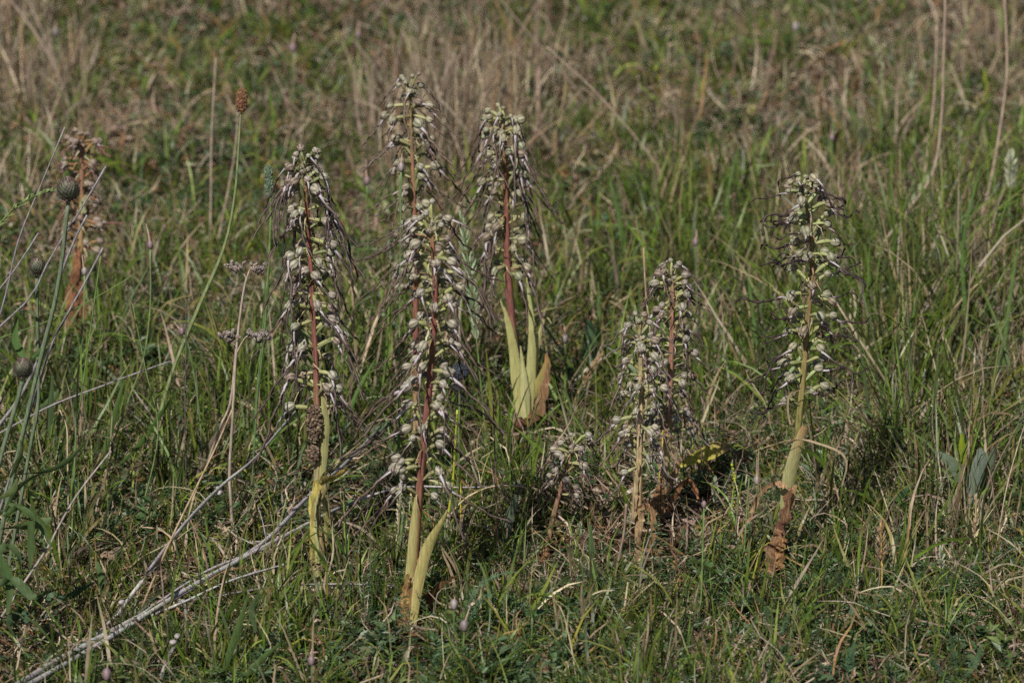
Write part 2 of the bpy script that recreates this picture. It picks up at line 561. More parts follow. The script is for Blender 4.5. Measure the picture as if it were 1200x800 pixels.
orchid('frontmost tall lizard orchid, red stem, yellow leaves at its foot, brown lips swept outwards',
       [(481, 738), (486, 650), (494, 545), (504, 440), (510, 350), (507, 290), (506, 262)], (258, 588), 82,
       [(0.3, 0.27, 0.1), (0.24, 0.14, 0.06), RED, RED, (0.22, 0.08, 0.06), (0.25, 0.11, 0.07), (0.22, 0.2, 0.08)], (5.6, 2.3),
       ((-0.9, -0.35), (-1.2, -0.55), (0.058, 0.08), 0.25), seed=3,
       leaves=[dict(pts=[(478, 738), (481, 680), (486, 620), (487, 582)], w=[7, 12, 11, 2], col=YG, dy=-0.008, fold=0.7),
               dict(pts=[(484, 735), (492, 680), (503, 640), (518, 612), (525, 596)], w=[8, 14, 14, 7, 1], col=(0.5, 0.44, 0.17), dy=-0.03, fold=0.4, twist=0.3),
               dict(pts=[(474, 742), (484, 700), (488, 670), (499, 636)], w=[10, 10, 6, 3], col=WB, dy=-0.02, crinkle=2.0, label='brown shrivelled leaf wrapping the foot'),
               dict(pts=[(470, 740), (474, 700), (478, 672)], w=[12, 10, 4], col=(0.3, 0.18, 0.07), dy=-0.015, crinkle=2.0),
               dict(pts=[(492, 738), (500, 712), (512, 690), (534, 676)], w=[14, 14, 10, 3], col=DB, dy=0.01, crinkle=2.0),
               dict(pts=[(488, 745), (484, 720), (480, 690)], w=[16, 16, 10], col=(0.33, 0.22, 0.08), dy=-0.018, crinkle=1.5)])
orchid('tall lizard orchid with steeply hanging lips and a brown crusty clump on its stem',
       [(372, 672), (371, 600), (372, 520), (370, 430), (365, 330), (360, 250), (357, 193)], (187, 480), 94,
       [(0.36, 0.33, 0.14), (0.34, 0.36, 0.18), (0.25, 0.17, 0.09), RED, RED, (0.2, 0.07, 0.05), (0.22, 0.18, 0.08)], (5.2, 2.2),
       ((-1.2, -0.75), (-1.5, -1.0), (0.052, 0.078), 0.2), seed=5, dark=(0.095, 0.066, 0.06),
       leaves=[dict(pts=[(366, 668), (366, 600), (371, 570), (386, 562), (412, 548)], w=[5, 7, 9, 12, 2], col=(0.5, 0.42, 0.12), tip=(0.48, 0.33, 0.08), dy=-0.035, fold=0.4, twist=.5, crinkle=.4),
               dict(pts=[(380, 660), (383, 600), (378, 560), (398, 540)], w=[4, 8, 9, 2], col=(0.38, 0.33, 0.14), dy=-0.008, fold=0.6, twist=.8, crinkle=.6),
               dict(pts=[(376, 668), (377, 640), (372, 600), (378, 575)], w=[5, 5, 4, 2], col=(0.34, 0.24, 0.12), dy=-.016, crinkle=.7),
               dict(pts=[(378, 560), (382, 500), (378, 462)], w=[8, 10, 4], col=(0.36, 0.35, 0.15), dy=-0.004, fold=0.5),
               dict(pts=[(373, 530), (376, 480), (371, 456)], w=[6, 7, 2], col=YG, dy=0.008, fold=0.4)])
orchid('lizard orchid standing behind the frontmost one, its pale flower spike showing above it',
       [(488, 512), (487, 420), (487, 310), (484, 210), (480, 103)], (100, 345), 66,
       [TAN, RED, (0.24, 0.1, 0.07), (0.27, 0.14, 0.09), (0.25, 0.2, 0.1)], (4.4, 1.9),
       ((-1.0, -0.4), (-1.3, -0.6), (0.045, 0.065), 0.3), seed=8, hood=(0.38, 0.355, 0.26), dark=(0.15, 0.115, 0.085), fs=0.98)
orchid('lizard orchid with upright yellow-green leaves clasping its red stem under a shaggy head',
       [(616, 522), (609, 460), (599, 370), (594, 290), (593, 210), (590, 140)], (134, 322), 74,
       [(0.33, 0.15, 0.06), (0.34, 0.3, 0.12), RED, (0.2, 0.08, 0.065), (0.26, 0.11, 0.07), (0.3, 0.24, 0.1)], (6.2, 2.5),
       ((-1.25, -0.75), (-1.3, -0.75), (0.058, 0.088), 0.3), seed=13, hood=(0.365, 0.35, 0.24),
       leaves=[dict(pts=[(615, 512), (608, 455), (602, 410), (594, 372), (582, 342)], w=[9, 15, 11, 6, 1], col=(0.46, 0.44, 0.18), dy=-0.012, fold=0.45),
               dict(pts=[(617, 508), (622, 450), (624, 385), (617, 325)], w=[9, 14, 8, 1], col=(0.48, 0.47, 0.2), dy=-0.008, fold=0.45),
               dict(pts=[(617, 490), (625, 445), (631, 400), (637, 377), (642, 373), (646, 379)], w=[5, 9, 6, 3, 2, 1], col=(0.44, 0.42, 0.18), dy=0.004, fold=0.4),
               dict(pts=[(618, 475), (630, 455), (641, 430), (640, 414)], w=[6, 14, 10, 2], col=(0.4, 0.34, 0.12), dy=-0.004, tip=(0.42, 0.2, 0.08)),
               dict(pts=[(617, 512), (616, 460), (610, 405)], w=[11, 11, 1], col=(0.5, 0.48, 0.24), dy=-0.016, fold=0.5),
               dict(pts=[(608, 524), (618, 500), (632, 478), (640, 448), (641, 424)], w=[9, 14, 13, 7, 3], col=(0.28, 0.155, 0.085), dy=-0.018, crinkle=1.5, label='rust brown dead leaf beside the foot'),
               dict(pts=[(612, 530), (610, 505), (622, 488)], w=[14, 18, 8], col=DB, dy=-0.022, crinkle=2)])
orchid('left one of the close pair, a shorter orchid on a bleached straw-coloured stem',
       [(749, 656), (748, 590), (750, 510), (751, 450), (750, 390)], (378, 552), 50,
       [(0.3, 0.18, 0.09), (0.36, 0.24, 0.13), (0.45, 0.33, 0.2), (0.42, 0.33, 0.18), (0.26, 0.24, 0.12)], (5.2, 2.3),
       ((-1.25, -0.6), (-1.3, -0.6), (0.028, 0.045), 0.5), seed=21, wig=2.5, fs=0.86, dark=(0.15, 0.105, 0.095),
       leaves=[dict(pts=[(742, 600), (757, 590), (766, 610), (762, 650)], w=[2, 5, 6, 4], col=WB, dy=-0.02, crinkle=1.6, name='leaf'),
               dict(pts=[(746, 660), (750, 625), (752, 592)], w=[9, 8, 6], col=(0.38, 0.26, 0.14), dy=-0.012, crinkle=1.5),
               dict(pts=[(742, 610), (744, 580), (748, 540)], w=[5, 7, 3], col=TAN, dy=-0.01, crinkle=0.8),
               dict(pts=[(755, 655), (775, 648), (795, 632), (806, 614)], w=[10, 12, 12, 8], col=(0.30, 0.19, 0.10), dy=-0.03, crinkle=2)])
orchid('right one of the close pair, taller, with a pinkish red stem splitting into dry sheaths',
       [(768, 612), (777, 560), (783, 490), (787, 410), (788, 350), (787, 320)], (314, 512), 60,
       [(0.40, 0.29, 0.17), (0.44, 0.33, 0.19), (0.34, 0.2, 0.14), (0.25, 0.12, 0.09), (0.26, 0.13, 0.1), (0.27, 0.22, 0.12)], (4.8, 2.1),
       ((-1.3, -0.7), (-1.3, -0.8), (0.030, 0.052), 0.5), seed=22, wig=2.5, fs=0.88, hood=(0.36, 0.325, 0.255), dark=(0.14, 0.09, 0.09),
       leaves=[dict(pts=[(774, 600), (778, 570), (784, 520), (787, 490)], w=[10, 13, 8, 3], col=(0.42, 0.34, 0.17), dy=-0.01, fold=0.5),
               dict(pts=[(772, 602), (782, 575), (795, 545), (803, 526)], w=[12, 10, 6, 1], col=(0.38, 0.25, 0.13), dy=-0.012, crinkle=0.6),
               dict(pts=[(768, 604), (770, 580), (777, 560)], w=[12, 10, 5], col=(0.36, 0.2, 0.1), dy=-0.014, crinkle=1),
               dict(pts=[(782, 600), (789, 585), (800, 566), (812, 566), (818, 584)], w=[6, 8, 8, 7, 3], col=(0.33, 0.16, 0.07), dy=-0.016, crinkle=1),
               dict(pts=[(763, 616), (768, 600), (772, 590)], w=[6, 8, 4], col=(0.34, 0.22, 0.12), dy=-0.02, crinkle=1)])
orchid('lizard orchid with dark curled lips standing straight out and a bent olive stem',
       [(905, 668), (915, 622), (930, 540), (940, 455), (946, 380), (952, 310), (947, 250), (940, 219)], (212, 474), 72,
       [(0.3, 0.16, 0.06), (0.3, 0.2, 0.08), (0.2, 0.19, 0.06), (0.25, 0.19, 0.08), (0.22, 0.15, 0.07), (0.24, 0.13, 0.07), (0.22, 0.2, 0.08)], (5.2, 2.1),
       ((-0.5, 0.45), (-0.9, 0.5), (0.042, 0.066), 0.9), seed=31, wig=5.0, dark=(0.05, 0.034, 0.034), hood=(0.37, 0.35, 0.24), fs=0.93,
       leaves=[dict(pts=[(920, 600), (925, 565), (935, 525), (944, 500)], w=[10, 16, 14, 8], col=(0.36, 0.35, 0.16), tip=(0.42, 0.26, 0.13), dy=-0.01, fold=0.6),
               dict(pts=[(906, 668), (912, 635), (920, 600), (926, 570)], w=[14, 14, 12, 5], col=(0.22, 0.115, 0.065), dy=-0.016, crinkle=1.4),
               dict(pts=[(902, 672), (906, 645), (913, 622)], w=[14, 16, 8], col=(0.28, 0.155, 0.085), dy=-0.02, crinkle=2, label='rust brown crumpled leaf at the foot'),
               dict(pts=[(914, 668), (914, 645), (918, 632)], w=[9, 11, 8], col=(0.3, 0.16, 0.07), dy=-0.022, crinkle=2),
               dict(pts=[(920, 570), (908, 566), (895, 572), (886, 590), (876, 612)], w=[9, 8, 5, 6, 4], col=(0.38, 0.24, 0.13), dy=-0.02, crinkle=1),
               dict(pts=[(919, 612), (926, 590), (932, 568)], w=[5, 9, 4], col=(0.38, 0.24, 0.12), dy=-0.008, crinkle=1),
               dict(pts=[(921, 520), (938, 515), (960, 520), (985, 530), (992, 545), (986, 570)], w=[3, 3, 3, 3, 2.4, 1.5], col=(0.40, 0.31, 0.2), dy=-0.02, fold=0.3),
               dict(pts=[(938, 455), (925, 462), (923, 480), (926, 497)], w=[4, 3, 2.5, 2], col=(0.42, 0.33, 0.2), dy=-0.02, fold=0.3)])
orchid('smallest orchid, a low leaning spike with few flowers and a reddish stem',
       [(638, 652), (645, 620), (655, 580), (664, 548), (672, 520)], (516, 580), 26,
       [(0.3, 0.24, 0.12), (0.28, 0.2, 0.1), (0.24, 0.13, 0.09), (0.24, 0.13, 0.1), (0.26, 0.16, 0.1)], (3.8, 1.8),
       ((-1.25, -0.5), (-1.2, -0.4), (0.020, 0.032), 0.8), seed=41, wig=3.0, fs=0.85, hood=(0.37, 0.325, 0.27),
       leaves=[dict(pts=[(634, 656), (638, 640), (644, 628)], w=[12, 10, 3], col=WB, dy=-0.01, crinkle=1.2)])
orchid('withered rust brown orchid behind the thistle heads at the left edge',
       [(86, 412), (90, 350), (94, 290), (96, 220), (95, 166)], (158, 300), 52,
       [(0.22, 0.11, 0.05), (0.30, 0.15, 0.07), (0.34, 0.24, 0.11), (0.26, 0.15, 0.09), (0.24, 0.13, 0.09)], (5.0, 2.4),
       ((-0.9, -0.2), (-1.0, 0.0), (0.018, 0.03), 0.5), seed=51, fs=0.9, hood=(0.34, 0.265, 0.205), dark=(0.2, 0.11, 0.08), ovc=(0.3, 0.17, 0.08),
       leaves=[dict(pts=[(84, 415), (82, 370), (88, 320), (94, 288)], w=[9, 13, 10, 3], col=(0.30, 0.14, 0.07), dy=-0.015, crinkle=1.5),
               dict(pts=[(92, 410), (96, 370), (95, 330)], w=[7, 9, 4], col=(0.24, 0.11, 0.055), dy=-0.018, crinkle=1.5),
               dict(pts=[(98, 250), (97, 240), (102, 230)], w=[6, 8, 6], col=PG, dy=-0.01)])

# ------------------------------------------------------------------ single stems, seed heads and herbs
def tag(o, label, cat, group=None):
    o['label'] = label; o['category'] = cat
    if group: o['group'] = group
    return o

def basepoint(pts, Y):
    if Y is None:
        b = at(*pts[0]); return b, b.y
    q = onp(pts[0][0], pts[0][1], Y)
    return q, Y

def stalk_path(pts, Y=None, lean=0.0, n=30):
    """pts from the foot upwards in picture pixels; lean = metres the tip stands nearer (-) or farther (+)"""
    b, Y = basepoint(pts, Y)
    P = [onp(px, py, Y + lean * i / (len(pts) - 1)) for i, (px, py) in enumerate(pts)]
    P[0] = Vector((P[0].x, P[0].y, P[0].z if Y is None else P[0].z))
    # a foot that would hang in the air is led down to the floor
    g = float(gz(P[0].x, P[0].y))
    if P[0].z > g + 0.004:
        d = (P[0] - P[1]).normalized()
        k = max(0.25, -d.z)
        drop = P[0].z - g + 0.01
        dv = Vector((d.x, d.y, -k)) * (drop / k)
        step = (P[0] - P[1]).length
        ni = max(1, int(round(dv.length / step)))
        p0 = P[0].copy()
        for i in range(1, ni + 1):
            P.insert(0, p0 + dv * (i / ni))
    return smooth_path(P, n), Y

def stalk(name, label, cat, pts, w, col, Y=None, lean=0.0, group=None, tip=None, sides=5, m_=None, n=30):
    path, Y = stalk_path(pts, Y, lean, n)
    b = path[0].copy()
    m = pxm(Y)
    mb = MB(b)
    rad = [m * 0.5 * (w[0] + (w[1] - w[0]) * i / (n - 1)) for i in range(n)]
    tc = tip or col
    mb.tube(path, rad, [vary(mixc(col, tc, i / (n - 1)), 0.06) for i in range(n)], n=sides, ridge=0.06)
    o = mb.build(name, m_ or M_STEM, None)
    o.location = b
    return tag(o, label, cat, group), path, Y

GREY = (0.36, 0.33, 0.33)
GSTEM = (0.13, 0.19, 0.06)

# --- dead branching stalk lying across the lower left
def dead_stalk():
    b = at(22, 803)
    root = thing('dead_stalk', 'bundle of grey dead stalks lying slanted across the lower left grass', 'dead stalk', b)
    def br(pts, w, col=GREY, seg=26):
        P = []
        for px, py, h in pts:
            g = at(px, py)                       # raised by h metres above the floor under it
            d = ray(px, py)
            Yh = g.y * (1 - h / CAMZ)
            P.append(onp(px, py, Yh))
        path = smooth_path(P, seg)
        mb = MB(b)
        m = pxm(4.5)
        rad = [m * 0.5 * (w[0] + (w[1] - w[0]) * i / (seg - 1)) * random.uniform(0.85, 1.1) for i in range(seg)]
        mb.tube(path, rad, [vary(col, 0.2) for _ in path], n=6, ridge=0.18)
        mb.build('branch', M_STEM, root)
    br([(15, 806, .03), (70, 772, .035), (160, 724, .04), (240, 680, .04), (310, 634, .05), (360, 582, .06), (402, 545, .07), (446, 500, .08)], (8, 3.4))
    br([(30, 804, .03), (120, 752, .04), (215, 692, .045), (310, 640, .05), (400, 594, .055), (470, 571, .06), (545, 571, .06), (616, 568, .06)], (6, 2.2))
    br([(104, 752, .03), (135, 722, .035), (166, 680, .05), (212, 618, .07), (258, 570, .09), (300, 535, .1), (352, 476, .1), (400, 440, .1)], (6, 2))
    br([(160, 728, .03), (215, 705, .04), (270, 680, .05), (340, 659, .05)], (4, 2.6), (0.40, 0.37, 0.35))
    br([(205, 705, .03), (260, 697, .03), (330, 686, .03), (400, 684, .03), (462, 686, .03)], (4, 2.4), (0.28, 0.25, 0.25))
    br([(75, 756, .03), (150, 750, .02), (240, 742, .02), (310, 730, .02)], (2.2, 1.2))
    br([(60, 790, .02), (150, 730, .04), (240, 670, .05), (318, 640, .05)], (4, 2))
    br([(216, 705, .03), (218, 722, .03), (216, 742, .02), (200, 765, .02), (188, 795, .01)], (3.4, 4.5), (0.30, 0.27, 0.26))
    br([(312, 632, .05), (308, 612, .05), (302, 592, .05)], (1.6, .9), (0.42, 0.39, 0.36))
    br([(312, 632, .05), (296, 636, .05), (282, 630, .05)], (2.2, .9), (0.42, 0.39, 0.36))
    for (px, py) in [(256, 572), (258, 577), (143, 705), (208, 745), (203, 752)]:
        g = at(px, py); q = onp(px, py, g.y * 0.95)
        mb = MB(b)
        mb.lump(q, 0.004, (0.42, 0.38, 0.37), seg=8, ring=5, jit=0.3, sq=(1, .7, .7))
        mb.build('dry_bud', M_WITHER, root)
random.seed(77)
dead_stalk()

stalk('dead_stalk', 'second dead stalk, dark grey, running from the left edge under the thistles towards the middle', 'dead stalk',
      [(0, 507), (60, 475), (120, 452), (160, 437), (200, 423)], (3.0, 2.0), (0.24, 0.22, 0.22), Y=4.75)
stalk('dead_stalk', 'pale dead stalk lying slanted at the lower left corner, bent halfway', 'dead stalk',
      [(-30, 770), (2, 722), (30, 680), (58, 638), (66, 622), (90, 580), (130, 528)], (4, 2.4), (0.34, 0.29, 0.26), Y=4.35)
for lb, pts, w, Y_ in [
        ('grey dead stalk rising past the upper thistle head, the tallest of the left edge', [(-8, 395), (8, 340), (22, 280), (50, 212), (76, 149)], (3, 2), 4.5),
        ('grey dead stalk slanting up between the two round thistle heads to the faded orchid', [(-25, 405), (8, 375), (38, 345), (60, 300), (95, 245), (124, 195)], (3, 2.6), 4.45),
        ('grey dead stalk forking away just under the upper thistle head', [(-6, 345), (18, 315), (45, 273)], (3, 2.2), 4.5),
        ('bluish dark stalk behind the lower thistle heads', [(-20, 520), (20, 470), (45, 420), (60, 370), (72, 320), (88, 280), (102, 252)], (6, 3), 4.6),
        ('grey dead stalk ending beside the garlic bud at the left edge', [(30, 500), (58, 410), (78, 370), (100, 330), (121, 290)], (3.4, 3), 4.6)]:
    stalk('dead_stalk', lb, 'dead stalk', pts, w, (0.23, 0.21, 0.22), Y=Y_, group='dead stalks at the left edge')

# --- thistle-like seed heads on ribbed stems
def knapweed(label, head, r, pts, w, Y, scol=(0.13, 0.17, 0.10), hcol=(0.16, 0.19, 0.13)):
    path, _ = stalk_path(pts, Y)
    b = path[0].copy(); m = pxm(Y)
    root = thing('knapweed', label, 'thistle', b, 'knapweed seed heads at the left edge')
    mb = MB(b)
    mb.tube(path, [m * 0.5 * (w[0] + (w[1] - w[0]) * i / 29) for i in range(30)], scol, n=10, ridge=0.12)
    mb.build('stem', M_STEM, root)
    c = onp(head[0], head[1], Y); rr = r * m
    hb = MB(b)
    hb.lump(c, rr * 0.86, (0.10, 0.10, 0.075), seg=12, ring=8, sq=(1, 1, 1.0))
    hd = hb.build('seed_head', M_STEM, root)
    sb_ = MB(b)                                 # overlapping scales with dark spiny tips
    n = 190
    for i in range(n):
        z = -0.95 + 1.95 * (i + .5) / n
        ph = i * 2.39996
        rho = math.sqrt(max(0, 1 - min(1, abs(z)) ** 2))
        d = Vector((math.cos(ph) * rho, math.sin(ph) * rho, z)).normalized()
        upv = (Vector((0, 0, 1)) - d * d.z)
        if upv.length < 1e-3: upv = Vector((1, 0, 0))
        upv.normalize()
        q0 = c + d * rr * 0.84 - upv * rr * 0.16
        q1 = c + d * rr * 0.97 + upv * rr * 0.03
        q2 = c + d * rr * 1.06 + upv * rr * 0.14
        q3 = c + d * rr * 1.2 + upv * rr * 0.3
        tipc = (0.15, 0.105, 0.085) if i % 3 else (0.25, 0.2, 0.16)
        sb_.blade([q0, q1, q2, q3], [rr * .2, rr * .3, rr * .2, rr * .03], [vary(hcol, .25), vary((0.22, 0.25, 0.18), .25), vary(tipc, .3), tipc], side=d.cross(upv), fold=0.3)
    for i in range(40):
        a = random.uniform(0, 6.28); rr2 = random.uniform(0.1, 0.6) * rr
        q = c + Vector((math.cos(a) * rr2, math.sin(a) * rr2, rr * 0.8))
        sb_.blade([q, q + Vector((math.cos(a) * .15, math.sin(a) * .15, .35)) * rr], [rr * .1, rr * .04], vary((0.14, 0.09, 0.09), .3), side=(1, 0.3, 0))
    sb_.build('scale', M_FLESH, hd)['kind'] = 'stuff'
    return root, b, Y
kw = knapweed('largest thistle-like seed head, green and spiny on a tall ribbed stem near the left edge', (80, 223), 12.5,
              [(-8, 690), (0, 630), (18, 545), (45, 430), (68, 335), (80, 236)], (5.5, 4.5), 4.30)
random.seed(5)
for k, (pts, w) in enumerate([
        ([(6, 600), (20, 575), (40, 560), (58, 552)], [6, 16, 14, 3]), ([(2, 620), (28, 618), (50, 612), (60, 606)], [6, 20, 18, 4]),
        ([(10, 590), (35, 600), (52, 620), (60, 640)], [6, 18, 14, 3]), ([(12, 560), (20, 545), (26, 530), (24, 515)], [5, 13, 10, 3]),
        ([(-5, 650), (8, 640), (20, 650), (24, 668)], [8, 20, 16, 4]), ([(20, 556), (55, 553), (80, 540), (102, 516)], [5, 12, 13, 3]),
        ([(4, 605), (20, 596), (36, 604), (40, 622)], [5, 16, 12, 3]), ([(-2, 585), (14, 575), (20, 560)], [5, 15, 3]),
        ([(-10, 640), (5, 665), (12, 690), (8, 720)], [8, 22, 16, 4]), ([(36, 610), (37, 640), (36, 665)], [10, 16, 4]),
        ([(-10, 690), (15, 680), (40, 700), (60, 690)], [10, 20, 16, 4])]):
    leafpart(kw[0], kw[1], kw[2], pts, [q_ * .62 for q_ in w], vary((0.085, 0.13, 0.045), .3), dy=-0.01 - 0.006 * k, tip=(0.10, 0.15, 0.055), fold=0.45, twist=random.uniform(-.8, .8), t0=random.uniform(-.4, .4))
for k, (pts, w) in enumerate([([(33, 712), (52, 700), (75, 704), (96, 692), (116, 680)], [8, 16, 14, 15, 4]), ([(0, 745), (14, 728), (26, 722), (34, 728)], [6, 16, 14, 5])]):
    leafpart(kw[0], kw[1], kw[2], pts, w, (0.075, 0.135, 0.07), dy=0.1 - k * 0.05, fold=0.4, twist=0.6, n=18)
kw2 = knapweed('smaller round seed head on a straight green stem below the largest one', (44, 313), 9.5,
         [(36, 520), (45, 470), (44, 400), (43, 322)], (4.2, 3.8), 4.5)
leafpart(kw2[0], kw2[1], kw2[2], [(20, 372), (17, 395), (24, 412), (30, 420)], [3, 9, 9, 4], (0.10, 0.18, 0.05), dy=-0.01)
leafpart(kw2[0], kw2[1], kw2[2], [(38, 420), (48, 412), (56, 408)], [4, 9, 3], (0.11, 0.19, 0.06), dy=-0.01)
leafpart(kw2[0], kw2[1], kw2[2], [(43, 370), (32, 364), (30, 372)], [3, 6, 2], (0.10, 0.12, 0.05), dy=-0.01)
knapweed('greyish seed head seen from the side, lowest of the three at the left edge', (27, 432), 11,
         [(-10, 580), (5, 520), (20, 470), (26, 445)], (5, 5), 4.1, hcol=(0.14, 0.13, 0.12))

# --- leafy grass flower head bending in from the left
def grass_head(label, pts, Y, w_stem, head_from, col, hw, n=60, scol=GSTEM, lean=0.0, group='flowering grasses', droop=0.0, dens=1.0):
    path, Y = stalk_path(pts, Y, lean, 40)
    b = path[0].copy(); m = pxm(Y)
    root = thing('flowering_grass', label, 'grass stem', b, group)
    mb = MB(b)
    mb.tube(path, [m * .5 * (w_stem[0] + (w_stem[1] - w_stem[0]) * i / 39) for i in range(40)], scol, n=5)
    mb.build('stem', M_STEM, root)
    hb = MB(b)
    k0 = int(head_from * 39)
    for i in range(int(n * dens)):
        u = random.random()
        q = path[min(39, int(k0 + u * (39 - k0)))]
        prof = math.sin(math.pi * (0.12 + 0.82 * u))
        a = random.uniform(0, 6.28)
        out = Vector((math.cos(a), math.sin(a), 0)) * m * hw * 0.5 * prof
        d = (path[39] - path[k0]).normalized()
        s_ = q + out * 0.3
        e = q + out + d * m * hw * 0.55 + Vector((0, 0, -droop * m))
        hb.blade([s_, s_.lerp(e, .5), e], [m * 1.0, m * 2.0, m * .4], vary(col, .25), side=(1, random.uniform(-1, 1), .2), fold=.4)
    hb.build('spikelet_cluster', M_DRY, root)
    return root
random.seed(12)
grass_head('green grass flower head arching in from the left edge to the upper thistle', [(-60, 420), (-25, 300), (0, 262), (22, 240), (45, 228), (68, 222)], 4.4, (3, 2), .52, (0.19, 0.24, 0.10), 15, 90)
grass_head('brown oval rush-like head on a long curved green stem, upper left', [(178, 520), (200, 440), (232, 360), (262, 290), (275, 230), (280, 165), (284, 104)], 4.95, (4, 2.2), .97, (0.15, 0.075, 0.04), 3, 10, scol=(0.19, 0.23, 0.10))
grass_head('drooping pale grass spike at the upper right, bent over at its tip', [(1034, 190), (1032, 120), (1033, 80), (1028, 58), (1018, 43)], None, (2, 1.2), .45, (0.36, 0.36, 0.22), 8, 60)
grass_head('slanting jointed grass spike at the top right edge', [(1104, 120), (1112, 85), (1122, 55), (1135, 25), (1150, -8)], None, (2.4, 1.5), .2, (0.34, 0.30, 0.17), 9, 60)
grass_head('short fuzzy grass spike left of the tall dry curved stalk', [(1066, 150), (1068, 110), (1072, 75)], None, (2, 1.2), .5, (0.30, 0.31, 0.2), 9, 40)
grass_head('pale fluffy grass flower head near the right edge', [(1178, 330), (1182, 260), (1184, 215), (1185, 180)], None, (2, 1.4), .72, (0.38, 0.40, 0.28), 17, 80)
grass_head('fluffy pale green grass head beside the broad-headed orchid', [(556, 372), (552, 330), (546, 290), (540, 250)], 5.05, (2.4, 1.5), .5, (0.26, 0.32, 0.2), 20, 110)
grass_head('straw-coloured grass spike standing left of the front orchid leaves', [(462, 745), (463, 690), (467, 620), (470, 555)], 4.5, (2.4, 2), .55, (0.40, 0.37, 0.25), 9, 80, scol=(0.3, 0.28, 0.15))
grass_head('straw grass head leaning right of the front orchid leaves', [(505, 720), (512, 680), (520, 640), (526, 600)], 4.48, (2.6, 2), .3, (0.42, 0.37, 0.26), 10, 60, scol=(0.35, 0.3, 0.18))
grass_head('small white flowered spike in the short grass right of the smallest orchid', [(685, 690), (684, 660), (682, 640), (680, 618)], 4.6, (2, 2), .4, (0.34, 0.38, 0.26), 17, 80)
grass_head('tan seed spike standing upright near the grey green herb at the right', [(1140, 690), (1141, 650), (1143, 615), (1144, 578)], 4.6, (2.4, 2), .35, (0.45, 0.34, 0.22), 10, 50, scol=(0.35, 0.27, 0.15))
grass_head('brown bristly seed spike with a golden stem in the lower right grass', [(1027, 765), (1031, 720), (1033, 670), (1032, 612)], 4.45, (3, 2.4), .62, (0.32, 0.22, 0.13), 17, 50, scol=(0.40, 0.27, 0.09))
grass_head('thick dark dried spike slanting in the lower right corner grass', [(958, 800), (950, 765), (938, 730), (926, 697)], 4.3, (6, 5), .2, (0.25, 0.22, 0.17), 11, 90, scol=(0.2, 0.2, 0.1))
grass_head('small tan seed head at the foot of the right orchid', [(930, 700), (929, 680), (928, 655)], 4.5, (2, 2), .3, (0.34, 0.24, 0.15), 10, 30)
grass_head('tan fluffy seed head in the lower right among green blades', [(1090, 800), (1100, 765), (1112, 735), (1118, 710)], 4.3, (3, 2), .4, (0.38, 0.31, 0.22), 14, 50)
grass_head('pale seed head at the bottom left of the dark gap under the thistles', [(60, 580), (60, 555), (61, 525)], 4.62, (2, 2), .3, (0.42, 0.3, 0.2), 13, 30)
grass_head('tan seed head leaning near the yellow leaf, right of the broad-headed orchid', [(668, 490), (680, 455), (692, 435), (704, 415)], None, (4, 3), .3, (0.40, 0.28, 0.17), 12, 70, scol=(0.35, 0.25, 0.14))
for lb, px, py in [('tiny pale seed head right of the tan spike at the right edge', 1103, 640), ('tiny pale seed head among green stems left of the right orchid', 838, 560)]:
    grass_head(lb, [(px, py + 50), (px, py + 25), (px, py)], None, (1.6, 1.2), .4, (0.36, 0.38, 0.28), 10, 40)

def cylinder_head(label, pts, Y, head, r, hl, col, w=(4, 3), scol=GSTEM):
    path, Y = stalk_path(pts, Y)
    b = path[0].copy(); m = pxm(Y)
    root = thing('flowering_grass', label, 'grass stem', b, 'flowering grasses')
    mb = MB(b); mb.tube(path, [m * .5 * (w[0] + (w[1] - w[0]) * i / 29) for i in range(30)], scol, n=6); mb.build('stem', M_STEM, root)
    hb = MB(b)
    c = onp(head[0], head[1], Y)
    ax = (onp(*pts[-1], Y) - onp(*pts[-2], Y)).normalized()
    hb.lump(c, r * m, tuple(x * .6 for x in col), seg=10, ring=8, sq=(1, 1, hl / r), axis=ax)
    for i in range(260):
        z = random.uniform(-.96, .96); a = i * 2.39996
        rho = (1 - abs(z) ** 3) ** .5
        q = c + ax * hl * m * z + Vector((math.cos(a), math.sin(a), 0)) * r * m * rho
        hb.lump(q, m * 1.0, vary(col, .35), seg=4, ring=3, sq=(1, 1, 1.5))
    hb.build('seed_head', M_CRUST, root, False)
random.seed(4)
cylinder_head('green cylindrical timothy head left of the crusty-stemmed orchid', [(292, 575), (300, 480), (311, 370), (317, 260), (315, 212)], 4.95, (315, 212), 5, 19, (0.14, 0.19, 0.12))
cylinder_head('brown oval seed head on a long curved stem, upper left', [(178, 522), (202, 436), (234, 358), (262, 292), (275, 230), (280, 165), (283, 120)], 4.94, (283, 118), 6.2, 14, (0.22, 0.11, 0.06), w=(4.4, 2.4), scol=(0.19, 0.23, 0.1))
cylinder_head('dark blue-black round flower head beside the middle of the front orchid', [(536, 620), (537, 560), (538, 500), (539, 434)], 4.75, (540, 434), 9, 10, (0.05, 0.06, 0.075), w=(3, 3), scol=(0.1, 0.15, 0.05))

